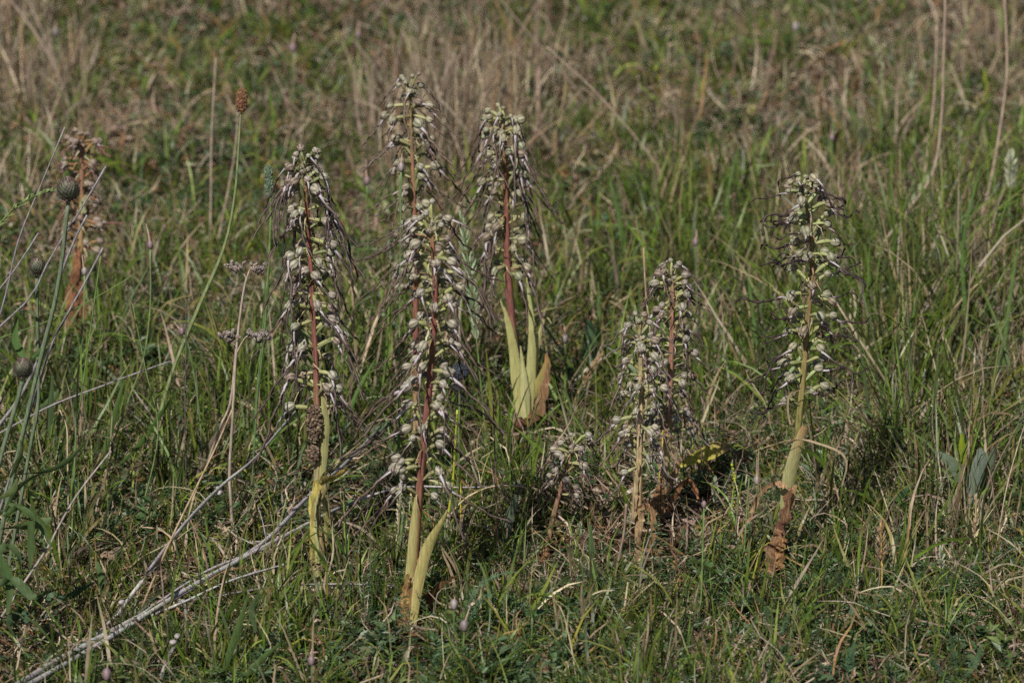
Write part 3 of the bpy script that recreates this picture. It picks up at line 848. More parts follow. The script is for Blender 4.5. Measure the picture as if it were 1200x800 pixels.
# --- brown crusty clump stuck on the stem of the left orchid
random.seed(9)
cy = at(372, 672).y - 0.008
q0 = onp(370, 508, cy); m = pxm(cy)
mb = MB(q0)
for i in range(620):
    big = i < 440
    cx_, cy_, rx, ry = (368, 497, 9.5, 23) if big else (367, 532, 7, 11)
    a = random.uniform(0, 6.28); z = random.uniform(-1, 1); rho = math.sqrt(1 - z * z) * random.uniform(.75, 1.05)
    c = onp(cx_, cy_, cy) + Vector((math.cos(a) * rho * rx * m, math.sin(a) * rho * rx * m, z * ry * m))
    mb.lump(c, m * random.uniform(.9, 2.0), vary(random.choice([(0.17, 0.115, 0.075), (0.10, 0.065, 0.045), (0.26, 0.2, 0.14)]), .3), seg=5, ring=3, jit=.3)
for (cx_, cy_, rx, ry) in ((368, 497, 8, 21), (367, 532, 5.5, 9)):
    mb.lump(onp(cx_, cy_, cy), rx * m, (0.09, 0.06, 0.04), seg=10, ring=6, sq=(1, 1, ry / rx))
o = mb.build('crumb_clump', M_CRUST, None, False); o.location = q0
tag(o, 'brown granular clump stuck around the stem of the left orchid', 'clump')

# --- wild garlic buds: thin stem, pearly bud, long beak
GAR = [
    ((343, 57), 5, (345, 38), [(343, 140), (343, 100), (343, 62)], None, 'topmost garlic bud, white with a long thin beak, upper left of centre'),
    ((65, 38), 5, (66, 24), [(72, 120), (70, 80), (66, 43)], None, 'pale garlic bud near the top left corner'),
    ((176, 287), 4.5, (171, 262), [(150, 470), (168, 420), (176, 360), (176, 292)], 4.9, 'garlic bud with an upright beak on a bending stem left of the timothy head'),
    ((99, 318), 4.5, (96, 298), [(88, 530), (92, 430), (98, 370), (99, 323)], 4.6, 'pinkish garlic bud beside the leaning dead stalks at the left edge'),
    ((213, 388), 4.5, (204, 376), [(240, 560), (232, 470), (222, 410), (215, 392)], 4.85, 'garlic bud with its beak bent left, beside a thin dark stem'),
    ((430, 212), 5, (429, 186), [(431, 350), (431, 280), (430, 217)], None, 'dark garlic bud between the left orchid and the pale spiked one'),
    ((470, 196), 5, (471, 180), [(468, 400), (469, 300), (470, 200)], 4.85, 'garlic bud in front of the pale spike of the orchid behind'),
    ((420, 41), 4, (421, 24), [(424, 110), (422, 80), (420, 45)], None, 'small white garlic bud near the top, left of the dry culms'),
    ((662, 397), 5, (661, 380), [(661, 500), (662, 450), (662, 402)], None, 'pink garlic bud in the dark gap right of the upright yellow leaves'),
    ((764, 481), 6, (765, 470), [(758, 655), (762, 560), (764, 486)], 4.62, 'shiny garlic bud hanging between the pair of orchids'),
    ((887, 563), 5, (887, 535), [(884, 660), (886, 610), (887, 568)], 4.75, 'white garlic bud with a dark upright beak left of the right orchid foot'),
    ((125, 790), 7, (126, 776), [(122, 850), (124, 820), (125, 796)], 4.05, 'blurred pink garlic bud at the bottom left'),
    ((544, 733), 6.5, (551, 710), [(540, 830), (542, 780), (544, 738)], 4.12, 'pinkish garlic bud near the bottom, lower one of two'),
    ((532, 708), 6, (533, 698), [(530, 830), (532, 760), (532, 713)], 4.14, 'greyish garlic bud near the bottom, upper one of two'),
    ((365, 774), 5.5, (365, 760), [(366, 850), (366, 810), (365, 778)], 4.1, 'grey lilac garlic bud at the bottom below the left orchid'),
    ((815, 284), 4.5, (816, 268), [(816, 400), (816, 340), (815, 288)], None, 'garlic bud behind the pair of orchids'),
    ((75, 189), 3.5, (76, 181), [(76, 270), (75, 230), (75, 192)], None, 'very small pale bud above the largest thistle head'),
    ((825, 591), 4, (825, 586), [(820, 700), (823, 640), (825, 594)], 4.5, 'small round white bud right of the brown leaves of the pair'),
    ((932, 32), 5, (930, 20), [(934, 100), (933, 60), (932, 36)], None, 'white bud near the top, right of centre'),
    ((975, 162), 4, (974, 150), [(976, 250), (975, 200), (975, 165)], None, 'pale bud above the top of the right orchid'),
]
random.seed(31)
for c, r, tip, pts, Y, lb in GAR:
    path, Y = stalk_path(pts, Y)
    b = path[0].copy(); m = pxm(Y)
    root = thing('wild_garlic', lb, 'wild garlic', b, 'wild garlic buds')
    mb = MB(b); mb.tube(path, [m * .5 * 2.2] * 30, [vary((0.13, 0.19, 0.07), .1)] * 30, n=5); mb.build('stem', M_STEM, root)
    mb = MB(b)
    col = random.choice([(0.28, 0.20, 0.21), (0.36, 0.31, 0.30), (0.26, 0.22, 0.21)])
    qc = onp(c[0], c[1], Y)
    mb.lump(qc, r * m, col, seg=12, ring=8, sq=(.82, .82, 1.15), stripes=3, scol=tuple(x * .6 for x in col), egg=-.12)
    mb.build('bud', M_FLESH, root)
    mb = MB(b)
    t_ = onp(tip[0], tip[1], Y)
    mid = qc.lerp(t_, .5) + Vector((m * random.uniform(-1, 1), 0, 0))
    mb.tube([qc + (t_ - qc).normalized() * r * m * .7, mid, t_], [m * 1.7, m * 1.0, m * .35], (0.38, 0.25, 0.2), n=5)
    mb.build('beak', M_STEM, root)

# --- dead umbel with grey seed clusters
def umbel(label, stems, clusters, Y):
    b = onp(stems[0][0][0], stems[0][0][1], Y); b.z = float(gz(b.x, b.y))
    root = thing('dead_umbel', label, 'dead flower', b)
    m = pxm(Y)
    for k, (pts, w) in enumerate([(s_[0:-1], s_[-1]) for s_ in stems]):
        P = smooth_path([onp(x, y, Y) for x, y in pts], 20)
        if k == 0: P = [Vector((P[0].x, P[0].y, b.z - .01))] + P
        mb = MB(b); n_ = len(P)
        mb.tube(P, [m * .5 * (w[0] + (w[1] - w[0]) * i / (n_ - 1)) for i in range(n_)], [vary((0.36, 0.29, 0.23), .12) for _ in P], n=6, ridge=.1)
        mb.build('stem', M_STEM, root)
    for (cx_, cy_, rx, ry, n_) in clusters:
        mb = MB(b)
        foot = onp(cx_, cy_ + ry + 5, Y)
        for i in range(n_):
            a = random.uniform(0, 6.28); rr = math.sqrt(random.random())
            q = onp(cx_, cy_, Y) + Vector((math.cos(a) * rr * rx * m, math.sin(a) * rr * rx * m, random.uniform(-ry, ry) * m * .8))
            mb.tube([foot, foot.lerp(q, .6) + Vector((0, 0, -m)), q], [m * .5, m * .45, m * .4], (0.26, 0.2, 0.17), n=3)
            for _ in range(3):
                mb.lump(q + Vector((random.uniform(-1, 1), random.uniform(-1, 1), random.uniform(-1, 1))) * m * 1.5, m * random.uniform(1.2, 2.2), vary((0.28, 0.23, 0.21), .35), seg=6, ring=4, jit=.3)
        mb.build('seed_cluster', M_CRUST, root, False)
random.seed(61)
umbel('grey brown dead umbel with three seed clusters left of the crusty-stemmed orchid',
      [[(292, 790), (284, 700), (275, 640), (269, 560), (272, 500), (277, 410), (284, 350), (289, 325), (5, 2.6)],
       [(242, 545), (258, 500), (270, 470), (277, 405), (3, 3)],
       [(278, 412), (288, 395), (300, 392), (2.4, 1.6)],
       [(277, 410), (272, 400), (268, 396), (2.4, 1.8)],
       [(289, 326), (281, 315), (272, 312), (2.2, 1.4)],
       [(289, 326), (294, 314), (302, 308), (2.2, 1.4)]],
      [(270, 392, 13, 6, 26), (304, 392, 15, 5, 26), (276, 312, 14, 5, 14), (302, 312, 10, 6, 14)], 4.66)

# --- stems and culms one can point at
ST = (0.42, 0.33, 0.22); PK = (0.36, 0.27, 0.21)
CULMS = [
    ('tan dry stalk slanting through the lower left, thickest of the straw there', [(128, 790), (155, 738), (175, 690), (205, 622), (250, 530), (272, 480)], (3.6, 2.4), (0.40, 0.28, 0.18), 4.40),
    ('tall straight pale culm in the upper left, left of the brown oval head', [(245, 300), (247, 250), (248, 160), (253, 68)], (3, 2.6), (0.36, 0.28, 0.22), None),
    ('leaning pinkish culm crossing the green curved stem', [(252, 300), (262, 250), (275, 180), (279, 130)], (3, 2.4), (0.34, 0.26, 0.2), None),
    ('long dry curved stalk at the upper right, left one of two', [(1030, 330), (1052, 265), (1092, 205), (1103, 140), (1106, 60), (1108, -8)], (4, 3.4), PK, None),
    ('long dry curved stalk at the upper right, right one of two', [(1135, 300), (1158, 225), (1172, 150), (1180, 80), (1177, -8)], (4, 3.4), PK, None),
    ('pale pink dry stalk just left of the long curved one', [(1078, 250), (1087, 180), (1095, 110), (1098, 30)], (3.4, 2.6), (0.38, 0.28, 0.22), None),
    ('dark thin bare stem standing alone left of the dead umbel', [(218, 560), (217, 480), (218, 400), (218, 350)], (2.4, 1.6), (0.12, 0.10, 0.09), 4.8),
    ('brown thin stalk rising at the right edge of the smallest orchid', [(719, 694), (724, 660), (731, 625), (734, 590)], (4, 3.6), (0.24, 0.17, 0.13), None),
    ('dark purple stalk between the front and the smallest orchid', [(590, 740), (588, 680), (583, 620), (580, 530), (578, 470)], (3, 1.6), (0.16, 0.10, 0.09), 4.5),
    ('yellow green stem right of the front orchid foot', [(522, 640), (526, 600), (531, 560), (536, 480)], (4, 3), (0.34, 0.36, 0.04), 4.6),
    ('bright yellow dead stem beside the front orchid', [(540, 678), (541, 640), (540, 590), (539, 540)], (4, 2), (0.50, 0.38, 0.05), 4.62),
    ('yellow straw between the pair of orchids', [(771, 610), (773, 560), (776, 530), (777, 500)], (4, 2.4), (0.50, 0.36, 0.06), 4.8),
    ('bent straw arching over the grass right of the front orchid foot', [(517, 625), (530, 600), (548, 582), (575, 570), (600, 569), (618, 573), (614, 595), (610, 610)], (2.4, 2), (0.48, 0.38, 0.22), 4.6),
    ('tall green stem in front of the pale spike of the orchid behind', [(468, 470), (468, 380), (469, 290), (468, 205)], (2.6, 2), GSTEM, 4.9),
    ('tall green culm left of the front orchid at mid height', [(440, 500), (450, 440), (455, 380), (458, 300)], (2.6, 2), (0.13, 0.2, 0.05), None),
    ('upright green culm behind the left orchid stem', [(293, 620), (298, 520), (304, 430), (313, 330)], (2.6, 2), (0.11, 0.19, 0.07), 4.8),
    ('green culm rising left of the dead umbel', [(80, 640), (88, 520), (100, 430), (118, 300)], (2.4, 1.8), (0.12, 0.2, 0.05), 4.7),
    ('straight green blade of grass right of the right orchid, the tallest there', [(1085, 345), (1092, 300), (1100, 250), (1109, 200)], (3, 1.4), (0.14, 0.24, 0.07), None),
    ('thin green stem crossing the dead stalks at the left', [(160, 620), (185, 510), (170, 430), (155, 355)], (2, 1.4), (0.15, 0.22, 0.08), 4.7),
    ('long thin green grass stem lying slantwise under the lower thistle head', [(2, 395), (60, 375), (110, 350), (157, 322)], (1.8, 1.4), (0.11, 0.18, 0.05), 4.6),
    ('pale dry straw upright in the dark gap under the thistles', [(80, 650), (80, 600), (79, 530), (78, 500), (70, 480)], (2.6, 1.8), (0.46, 0.38, 0.24), 4.66),
    ('pale straw pair standing at the lower middle', [(725, 780), (731, 720), (736, 682)], (3.4, 2.8), (0.48, 0.40, 0.25), 4.3),
    ('pale short straw slightly right of the lower middle', [(733, 750), (739, 715), (744, 682)], (3, 2.6), (0.48, 0.40, 0.25), 4.35),
    ('thin reddish stem right of the pair of orchids', [(812, 600), (810, 520), (809, 440), (806, 380)], (2.2, 1.6), (0.22, 0.16, 0.09), 4.85),
    ('long green stem rising in front of the right orchid roots', [(868, 800), (870, 720), (872, 650), (878, 560)], (3, 2), (0.15, 0.21, 0.08), 4.45),
    ('green stem rising from the bottom edge at the lower middle right', [(815, 830), (818, 760), (822, 690), (825, 600)], (3, 2), (0.14, 0.22, 0.07), 4.3),
    ('yellow ochre stem in the bottom right grass', [(1027, 770), (1030, 730), (1033, 690), (1034, 660)], (3, 2.4), (0.44, 0.31, 0.10), 4.4),
    ('long pale straw leaning at the right edge', [(1168, 640), (1176, 590), (1185, 550), (1200, 500), (1212, 470)], (2.2, 1.6), (0.42, 0.33, 0.24), 4.6),
    ('thin straw bent over at the lower right edge', [(1160, 790), (1163, 745), (1150, 720), (1120, 700), (1100, 685)], (2.2, 1.6), (0.42, 0.36, 0.22), 4.4),
    ('tall dead culm leaning in front of the straw tuft at top centre', [(700, 140), (660, 85), (620, 40), (580, -8)], (3, 2), (0.28, 0.22, 0.165), None),
    ('pale culm leaning right at top centre behind the broad-headed orchid', [(790, 230), (760, 180), (700, 110), (640, 55)], (3, 2), (0.36, 0.28, 0.2), None),
    ('dry stem upright beside the pair of orchids, left', [(757, 480), (762, 400), (757, 345), (754, 290)], (3, 2.2), (0.40, 0.30, 0.2), 4.95),
    ('pale dry stalk leaning behind the right orchid', [(1003, 355), (992, 310), (984, 270), (978, 240)], (3.4, 2.4), (0.40, 0.33, 0.27), None),
    ('grey dry grass stem in the upper left corner', [(85, 130), (60, 70), (35, 30), (5, -8)], (5, 3), (0.34, 0.26, 0.2), None),
    ('second grey dry stem in the upper left corner', [(75, 100), (55, 50), (40, 15), (30, -8)], (4, 3), (0.36, 0.28, 0.22), None),
]
random.seed(2)
for lb, pts, w, col, Y in CULMS:
    stalk('grass_culm', lb, 'grass stem', pts, w, col, Y=Y, group='single stems and culms', n=28)

# --- broad leaves and herbs one can point at
def herb(name, label, cat, base, leaves, Y=None, group=None):
    b, Y = (at(*base), at(*base).y) if Y is None else (onp(base[0], base[1], Y), Y)
    root = thing(name, label, cat, b, group)
    for lf in leaves:
        leafpart(root, b, Y, **lf)
    return root
DG = (0.07, 0.11, 0.045); MG = (0.09, 0.145, 0.04); FG = (0.13, 0.17, 0.11)
random.seed(14)
herb('plantain', 'fuzzy grey-green leaf standing upright in the middle foreground', 'plant', (594, 660),
     [dict(pts=[(594, 662), (592, 640), (596, 610), (606, 580)], w=[6, 12, 14, 4], col=FG, fold=.3, dy=0), dict(pts=[(570, 735), (574, 700), (571, 682)], w=[4, 8, 3], col=FG, dy=-.1),
      dict(pts=[(562, 720), (566, 700), (568, 688)], w=[5, 10, 3], col=(0.17, 0.27, 0.03), dy=-.1)])
herb('fallen_leaf', 'yellow leaf with a brown tip lying right of the pair of orchids', 'leaf', (795, 548),
     [dict(pts=[(797, 546), (812, 538), (832, 530), (846, 524), (856, 524)], w=[4, 12, 19, 15, 6], col=(0.40, 0.36, 0.05), tip=(0.36, 0.2, 0.12), dy=-.15, fold=.2, side=(0, .5, .87))])
herb('grey_green_herb', 'grey-green broad-leaved herb with a bright leaf tip, right side of the meadow', 'plant', (1140, 605),
     [dict(pts=[(1140, 605), (1134, 580), (1118, 545), (1095, 528)], w=[6, 15, 15, 5], col=FG, dy=-.01), dict(pts=[(1141, 605), (1140, 575), (1150, 540), (1148, 525)], w=[6, 18, 18, 5], col=(0.19, 0.235, 0.18), dy=-.02),
      dict(pts=[(1143, 600), (1155, 560), (1160, 545), (1165, 525)], w=[5, 14, 12, 3], col=FG, dy=0), dict(pts=[(1144, 600), (1160, 588), (1180, 585), (1196, 575)], w=[5, 13, 11, 4], col=DG, dy=-.02),
      dict(pts=[(1131, 544), (1128, 525), (1127, 508)], w=[6, 9, 3], col=(0.24, 0.30, 0.02), dy=-.02), dict(pts=[(1140, 606), (1160, 560), (1168, 548)], w=[5, 10, 3], col=FG, dy=.02)])
herb('toothed_herb', 'toothed green leaf standing at the right edge', 'plant', (1180, 662),
     [dict(pts=[(1180, 664), (1184, 650), (1192, 636), (1200, 628)], w=[5, 13, 13, 5], col=DG, dy=0), dict(pts=[(1178, 662), (1190, 655), (1204, 650)], w=[4, 12, 5], col=MG, dy=-.02)])
herb('plantain', 'broad green leaf slanting right of the right orchid', 'plant', (1040, 612),
     [dict(pts=[(1040, 614), (1048, 595), (1060, 578), (1070, 568)], w=[5, 13, 13, 4], col=(0.09, 0.155, 0.075), dy=0), dict(pts=[(1000, 700), (1014, 676), (1022, 660)], w=[4, 9, 3], col=MG, dy=-.1)])
herb('plantain', 'pair of long broad green leaves at the bottom left', 'plant', (262, 800),
     [dict(pts=[(258, 803), (268, 770), (280, 735), (290, 700)], w=[4, 9, 9, 3], col=(0.085, 0.14, 0.04), dy=0, fold=.4), dict(pts=[(275, 808), (295, 785), (312, 768), (328, 754)], w=[4, 8, 8, 3], col=(0.10, 0.165, 0.05), dy=-.03),
      dict(pts=[(300, 740), (295, 715), (304, 695)], w=[4, 8, 3], col=DG, dy=.05)])
herb('plantain', 'lance-shaped green leaf standing in the dead stalks, lower left', 'plant', (132, 722),
     [dict(pts=[(133, 722), (126, 700), (120, 680), (114, 658)], w=[5, 10, 9, 3], col=(0.10, 0.18, 0.07), dy=0), dict(pts=[(165, 660), (180, 655), (206, 647)], w=[6, 12, 3], col=MG, dy=.1)])
herb('plantain', 'long dark green blades crossing left of the dead umbel', 'plant', (120, 560),
     [dict(pts=[(116, 562), (126, 520), (136, 480), (146, 445)], w=[4, 8, 7, 2], col=MG, dy=0, fold=.4), dict(pts=[(140, 545), (165, 520), (185, 490), (212, 452)], w=[3, 7, 6, 2], col=(0.085, 0.15, 0.035), dy=-.03),
      dict(pts=[(98, 560), (76, 545), (60, 500), (62, 440)], w=[6, 11, 10, 3], col=DG, dy=-.02), dict(pts=[(45, 480), (60, 470), (72, 455)], w=[6, 10, 3], col=(0.13, 0.2, 0.08), dy=0)])
herb('plantain', 'green blades behind the foot of the left orchid', 'plant', (312, 560),
     [dict(pts=[(306, 562), (318, 530), (328, 500), (334, 470)], w=[6, 10, 9, 3], col=MG, dy=0), dict(pts=[(300, 560), (302, 520), (296, 480)], w=[5, 9, 3], col=DG, dy=.02)])
herb('plantain', 'broad strap leaves bending right in the bottom middle', 'plant', (690, 740),
     [dict(pts=[(692, 740), (700, 727), (725, 715), (762, 704)], w=[5, 9, 9, 3], col=(0.11, 0.19, 0.08), dy=0), dict(pts=[(652, 760), (655, 735), (665, 710), (686, 690)], w=[4, 8, 8, 3], col=MG, dy=0),
      dict(pts=[(695, 675), (694, 650), (692, 615)], w=[5, 8, 3], col=(0.09, 0.155, 0.06), dy=.15), dict(pts=[(660, 790), (680, 770), (706, 750)], w=[5, 10, 3], col=MG, dy=-.06),
      dict(pts=[(690, 795), (705, 770), (716, 748)], w=[6, 11, 3], col=(0.12, 0.19, 0.1), dy=-.07), dict(pts=[(640, 800), (645, 775), (658, 740)], w=[5, 9, 3], col=DG, dy=-.08)])
herb('plantain', 'broad grey green leaves low in the shade, right of centre', 'plant', (695, 455),
     [dict(pts=[(684, 455), (687, 430), (692, 395), (690, 375)], w=[8, 17, 17, 5], col=(0.08, 0.14, 0.07), dy=0), dict(pts=[(697, 520), (698, 490), (699, 470)], w=[5, 10, 3], col=DG, dy=-.2)])
herb('dead_leaf', 'flat brown dead leaf propped in the grass right of the right orchid', 'dead leaf', (1038, 660),
     [dict(pts=[(1037, 660), (1025, 648), (1010, 632), (996, 618)], w=[4, 9, 10, 3], col=(0.20, 0.14, 0.11), dy=-.01, mat_=M_WITHER)])
herb('dead_leaf', 'brown curled leaf standing at the bottom edge, middle', 'dead leaf', (640, 800),
     [dict(pts=[(643, 806), (640, 780), (637, 765)], w=[9, 10, 3], col=(0.25, 0.14, 0.09), dy=0, mat_=M_WITHER)])
herb('dead_leaf', 'brown shrivelled leaf in the lower right grass', 'dead leaf', (975, 760),
     [dict(pts=[(973, 764), (976, 745), (980, 735), (972, 730)], w=[7, 9, 6, 8], col=(0.18, 0.09, 0.06), dy=0, mat_=M_WITHER)])
herb('dead_leaf', 'heap of dark reddish dead leaves under the pair of orchids', 'dead leaf', (800, 655),
     [dict(pts=[(792, 650), (800, 640), (808, 650)], w=[14, 24, 12], col=(0.15, 0.07, 0.045), dy=0, crinkle=2), dict(pts=[(806, 680), (810, 662), (808, 645)], w=[8, 12, 9], col=(0.24, 0.12, 0.07), dy=-.02, crinkle=2),
      dict(pts=[(797, 622), (806, 612), (810, 604)], w=[10, 14, 8], col=(0.34, 0.25, 0.2), dy=.02, crinkle=1.2)])
q_, path_, Y_ = stalk('bark_twig', 'pale peeled twig lying in the grass at the lower right', 'twig', [(1056, 673), (1075, 676), (1095, 679), (1128, 682)], (6, 3), (0.42, 0.36, 0.33), None)

# --- feathery yarrow leaves: the large ones are things of their own
def feather(mb, path, width, col, pairs=22):
    """pinnate leaf: rib and short divided leaflets"""
    k = len(path)
    for i in range(pairs):
        u = (i + .5) / pairs
        q = path[min(k - 1, int(u * (k - 1)))]
        q2 = path[min(k - 1, int(u * (k - 1)) + 1)]
        d = (q2 - q); d = d.normalized() if d.length > 1e-6 else Vector((0, 0, 1))
        sv = d.cross(Vector((0, -0.6, 0.8))).normalized()
        w = width * math.sin(math.pi * (.12 + .83 * u)) * .5
        for sg in (-1, 1):
            for t in range(3):
                off = Vector((random.uniform(-.35, .35), random.uniform(-.35, .35), random.uniform(-.2, .5)))
                e = q + (sv * sg + d * (.35 + .35 * t) + off * .7).normalized() * w * (1.0 - .2 * t)
                mb.blade([q, q.lerp(e, .55), e], [w * .16, w * .3, w * .05], vary(col, .2), side=d, fold=.2)
    mb.tube(path, width * .035, tuple(x * 1.3 for x in col), n=4)
def yarrow(label, leaves, base, Y=None):
    b, Y = (at(*base), at(*base).y) if Y is None else (onp(base[0], base[1], Y), Y)
    root = thing('yarrow', label, 'plant', b, 'yarrow plants in the foreground')
    for pts, w in leaves:
        mb = MB(b)
        P = [onp(x, y, Y - .01 * i) for i, (x, y) in enumerate(pts)]
        feather(mb, smooth_path(P, 30), w * pxm(Y), random.choice([(0.075, 0.14, 0.075), (0.09, 0.155, 0.08), (0.10, 0.17, 0.07)]))
        mb.build('leaf', M_GREEN, root)
random.seed(99)
yarrow('feathery yarrow leaf arched over at the bottom middle', [([(545, 752), (546, 715), (560, 688), (585, 673), (606, 670)], 16), ([(545, 752), (552, 722), (566, 700), (580, 695)], 12)], (545, 752))
yarrow('feathery yarrow at the bottom edge, left of the middle', [([(505, 798), (510, 775), (520, 752)], 16), ([(505, 798), (490, 780), (478, 770)], 14), ([(505, 798), (522, 790), (534, 780)], 14)], (505, 798), 4.15)
yarrow('feathery yarrow at the bottom right corner', [([(1120, 800), (1118, 770), (1112, 740)], 14), ([(1120, 800), (1140, 780), (1152, 755)], 16), ([(1120, 800), (1100, 785), (1088, 760)], 14)], (1120, 800), 4.14)
yarrow('feathery yarrow below the right orchid', [([(905, 760), (902, 730), (896, 705)], 15), ([(905, 760), (918, 735), (926, 715)], 14), ([(905, 760), (885, 745), (868, 738)], 14)], (905, 760))
yarrow('feathery yarrow at the bottom, under the brown leaf of the lower right', [([(990, 800), (996, 770), (1004, 748)], 14), ([(990, 800), (975, 785), (960, 778)], 14)], (990, 800), 4.15)
yarrow('feathery yarrow right of the tan straws at the bottom', [([(770, 790), (776, 765), (790, 745)], 16), ([(770, 790), (755, 770), (748, 752)], 14), ([(770, 790), (790, 782), (806, 772)], 14)], (770, 790), 4.2)
yarrow('feathery yarrow between the left orchid foot and the dead stalks', [([(360, 735), (356, 712), (346, 692)], 12), ([(360, 735), (372, 715), (380, 700)], 12)], (360, 735))

# --- yellow bedstraw spikes
def bedstraw(label, px, py, h, Y=None):
    b, Y = (at(px, py), at(px, py).y) if Y is None else (onp(px, py, Y), Y)
    m = pxm(Y)
    root = thing('yellow_bedstraw', label, 'flower', b, 'yellow flower spikes')
    P = smooth_path([b, b + Vector((m * 2, 0, h * m * .5)), b + Vector((-m, 0, h * m))], 16)
    mb = MB(b); mb.tube(P, m * .8, (0.13, 0.2, 0.05), n=4); mb.build('stem', M_STEM, root)
    mb = MB(b)
    for i in range(70):
        u = random.random() ** .7
        q = P[int(u * 15)] + Vector((random.gauss(0, 1), random.gauss(0, 1), random.gauss(0, 1))) * m * 3 * (1.1 - u)
        mb.lump(q, m * random.uniform(.9, 1.6), vary(random.choice([(0.30, 0.36, 0.03), (0.42, 0.42, 0.03), (0.18, 0.26, 0.05)]), .2), seg=4, ring=3)
    mb.build('blossom_cluster', M_FLESH, root, False)
random.seed(8)
for lb, px, py, h in [('yellow bedstraw spike left of the right orchid foot', 858, 600, 62), ('small yellow flower cluster low at the lower right', 1072, 730, 18),
                      ('yellow green flower tuft at the bottom, right of centre', 757, 790, 30), ('yellow green tuft at the bottom, left of centre', 527, 790, 26),
                      ('yellow flower tuft beside the crusty clump of the left orchid', 353, 500, 18), ('yellow flower speck cluster in the upper right of centre grass', 812, 216, 20),
                      ('yellow flower spike at the top right', 1153, 130, 60), ('yellow green tuft in the grass above the pair', 768, 100, 26), ('lime coloured tuft beside the pale spiked orchid', 497, 200, 42)]:
    bedstraw(lb, px, py, h)

# --- single tall blades of the right hand tuft and elsewhere are counted one by one where they stand out
random.seed(123)
BLD = [(1142, 452, 1128, 300, 1150, 190, 'arching tall green blade leaning right near the right edge'), (1175, 470, 1180, 380, 1196, 270, 'tall green blade at the right edge, bent outwards'),
       (1062, 470, 1066, 400, 1078, 330, 'upright green blade right of the right orchid'), (862, 310, 852, 240, 866, 170, 'green blade in the upper middle right'),
       (1012, 420, 1020, 350, 1015, 290, 'green blade beside the dark curled lips of the right orchid'), (700, 440, 702, 380, 701, 330, 'yellow green blade behind the upright leaves'),
       (888, 450, 884, 380, 876, 320, 'bright green blade left of the right orchid'), (405, 520, 414, 470, 440, 420, 'green blade right of the left orchid stem'),
       (735, 330, 726, 260, 712, 200, 'soft green blade above the pair of orchids'), (1120, 600, 1122, 560, 1118, 505, 'green blade left of the grey-green herb')]
for x0, y0, x1, y1, x2, y2, lb in BLD:
    b = at(x0, y0); m = pxm(b.y)
    mb = MB(b)
    mb.blade(smooth_path([b, onp(x1, y1, b.y), onp(x2, y2, b.y)], 14), [m * w for w in np.interp(np.linspace(0, 1, 14), [0, .3, .8, 1], [4, 5, 3.4, .6])], [vary((0.10, 0.17, 0.045), .1)] * 14, fold=.5)
    o = mb.build('grass_shoot', M_GREEN, None); o.location = b
    tag(o, lb, 'grass blade', 'single tall grass blades')

# ------------------------------------------------------------------ the uncountable: grass, straw, herbs, litter
def field(px, py, blobs, base):
    v = np.full(px.shape, float(base))
    for (cx_, cy_, sx, sy, a) in blobs:
        v += a * np.exp(-0.5 * (((px - cx_) / sx) ** 2 + ((py - cy_) / sy) ** 2))
    return np.clip(v, 0, None)

def lownoise(x, y, f, seed):
    r_ = np.random.RandomState(seed)
    v = 0
    for k in range(7):
        a = r_.rand() * 6.28; ff = f * (0.6 + 1.3 * r_.rand())
        v = v + np.sin(ff * (np.cos(a) * x + np.sin(a) * y) + r_.rand() * 6.28)
    return v / 2.6                        # about -1..1

YN, YF = 3.75, 9.4
def scatter(n, wfun, margin=0.35):
    """n points of the meadow, denser near the camera and where wfun says so"""
    out = []
    got = 0
    while got < n:
        k = n * 2
        y = YN * (YF / YN) ** rs.rand(k)                 # density about 1/y
        hw = 0.122 * y + margin
        x = (rs.rand(k) * 2 - 1) * (0.122 * YF + margin)
        keep = np.abs(x) < hw
        x, y = x[keep], y[keep]
        px, py = project(x, y, gz(x, y))
        edge = np.where((np.abs(px - 600) > 640) | (py > 860), 0.45, 1.0)
        w = np.clip(wfun(px, py, x, y), 0, 1) * edge
        for fx, fy in FEET:                              # the grass is thin round the orchids' feet
            q_ = ((x - fx) / .028) ** 2 + ((y - fy + .05) / .09) ** 2
            w = w * np.where(q_ < 1, .22, 1.0)
        s_ = rs.rand(len(x)) < w
        out.append(np.stack([x[s_], y[s_]], 1)); got += int(s_.sum())
    P = np.concatenate(out)[:n]
    return P[:, 0], P[:, 1]

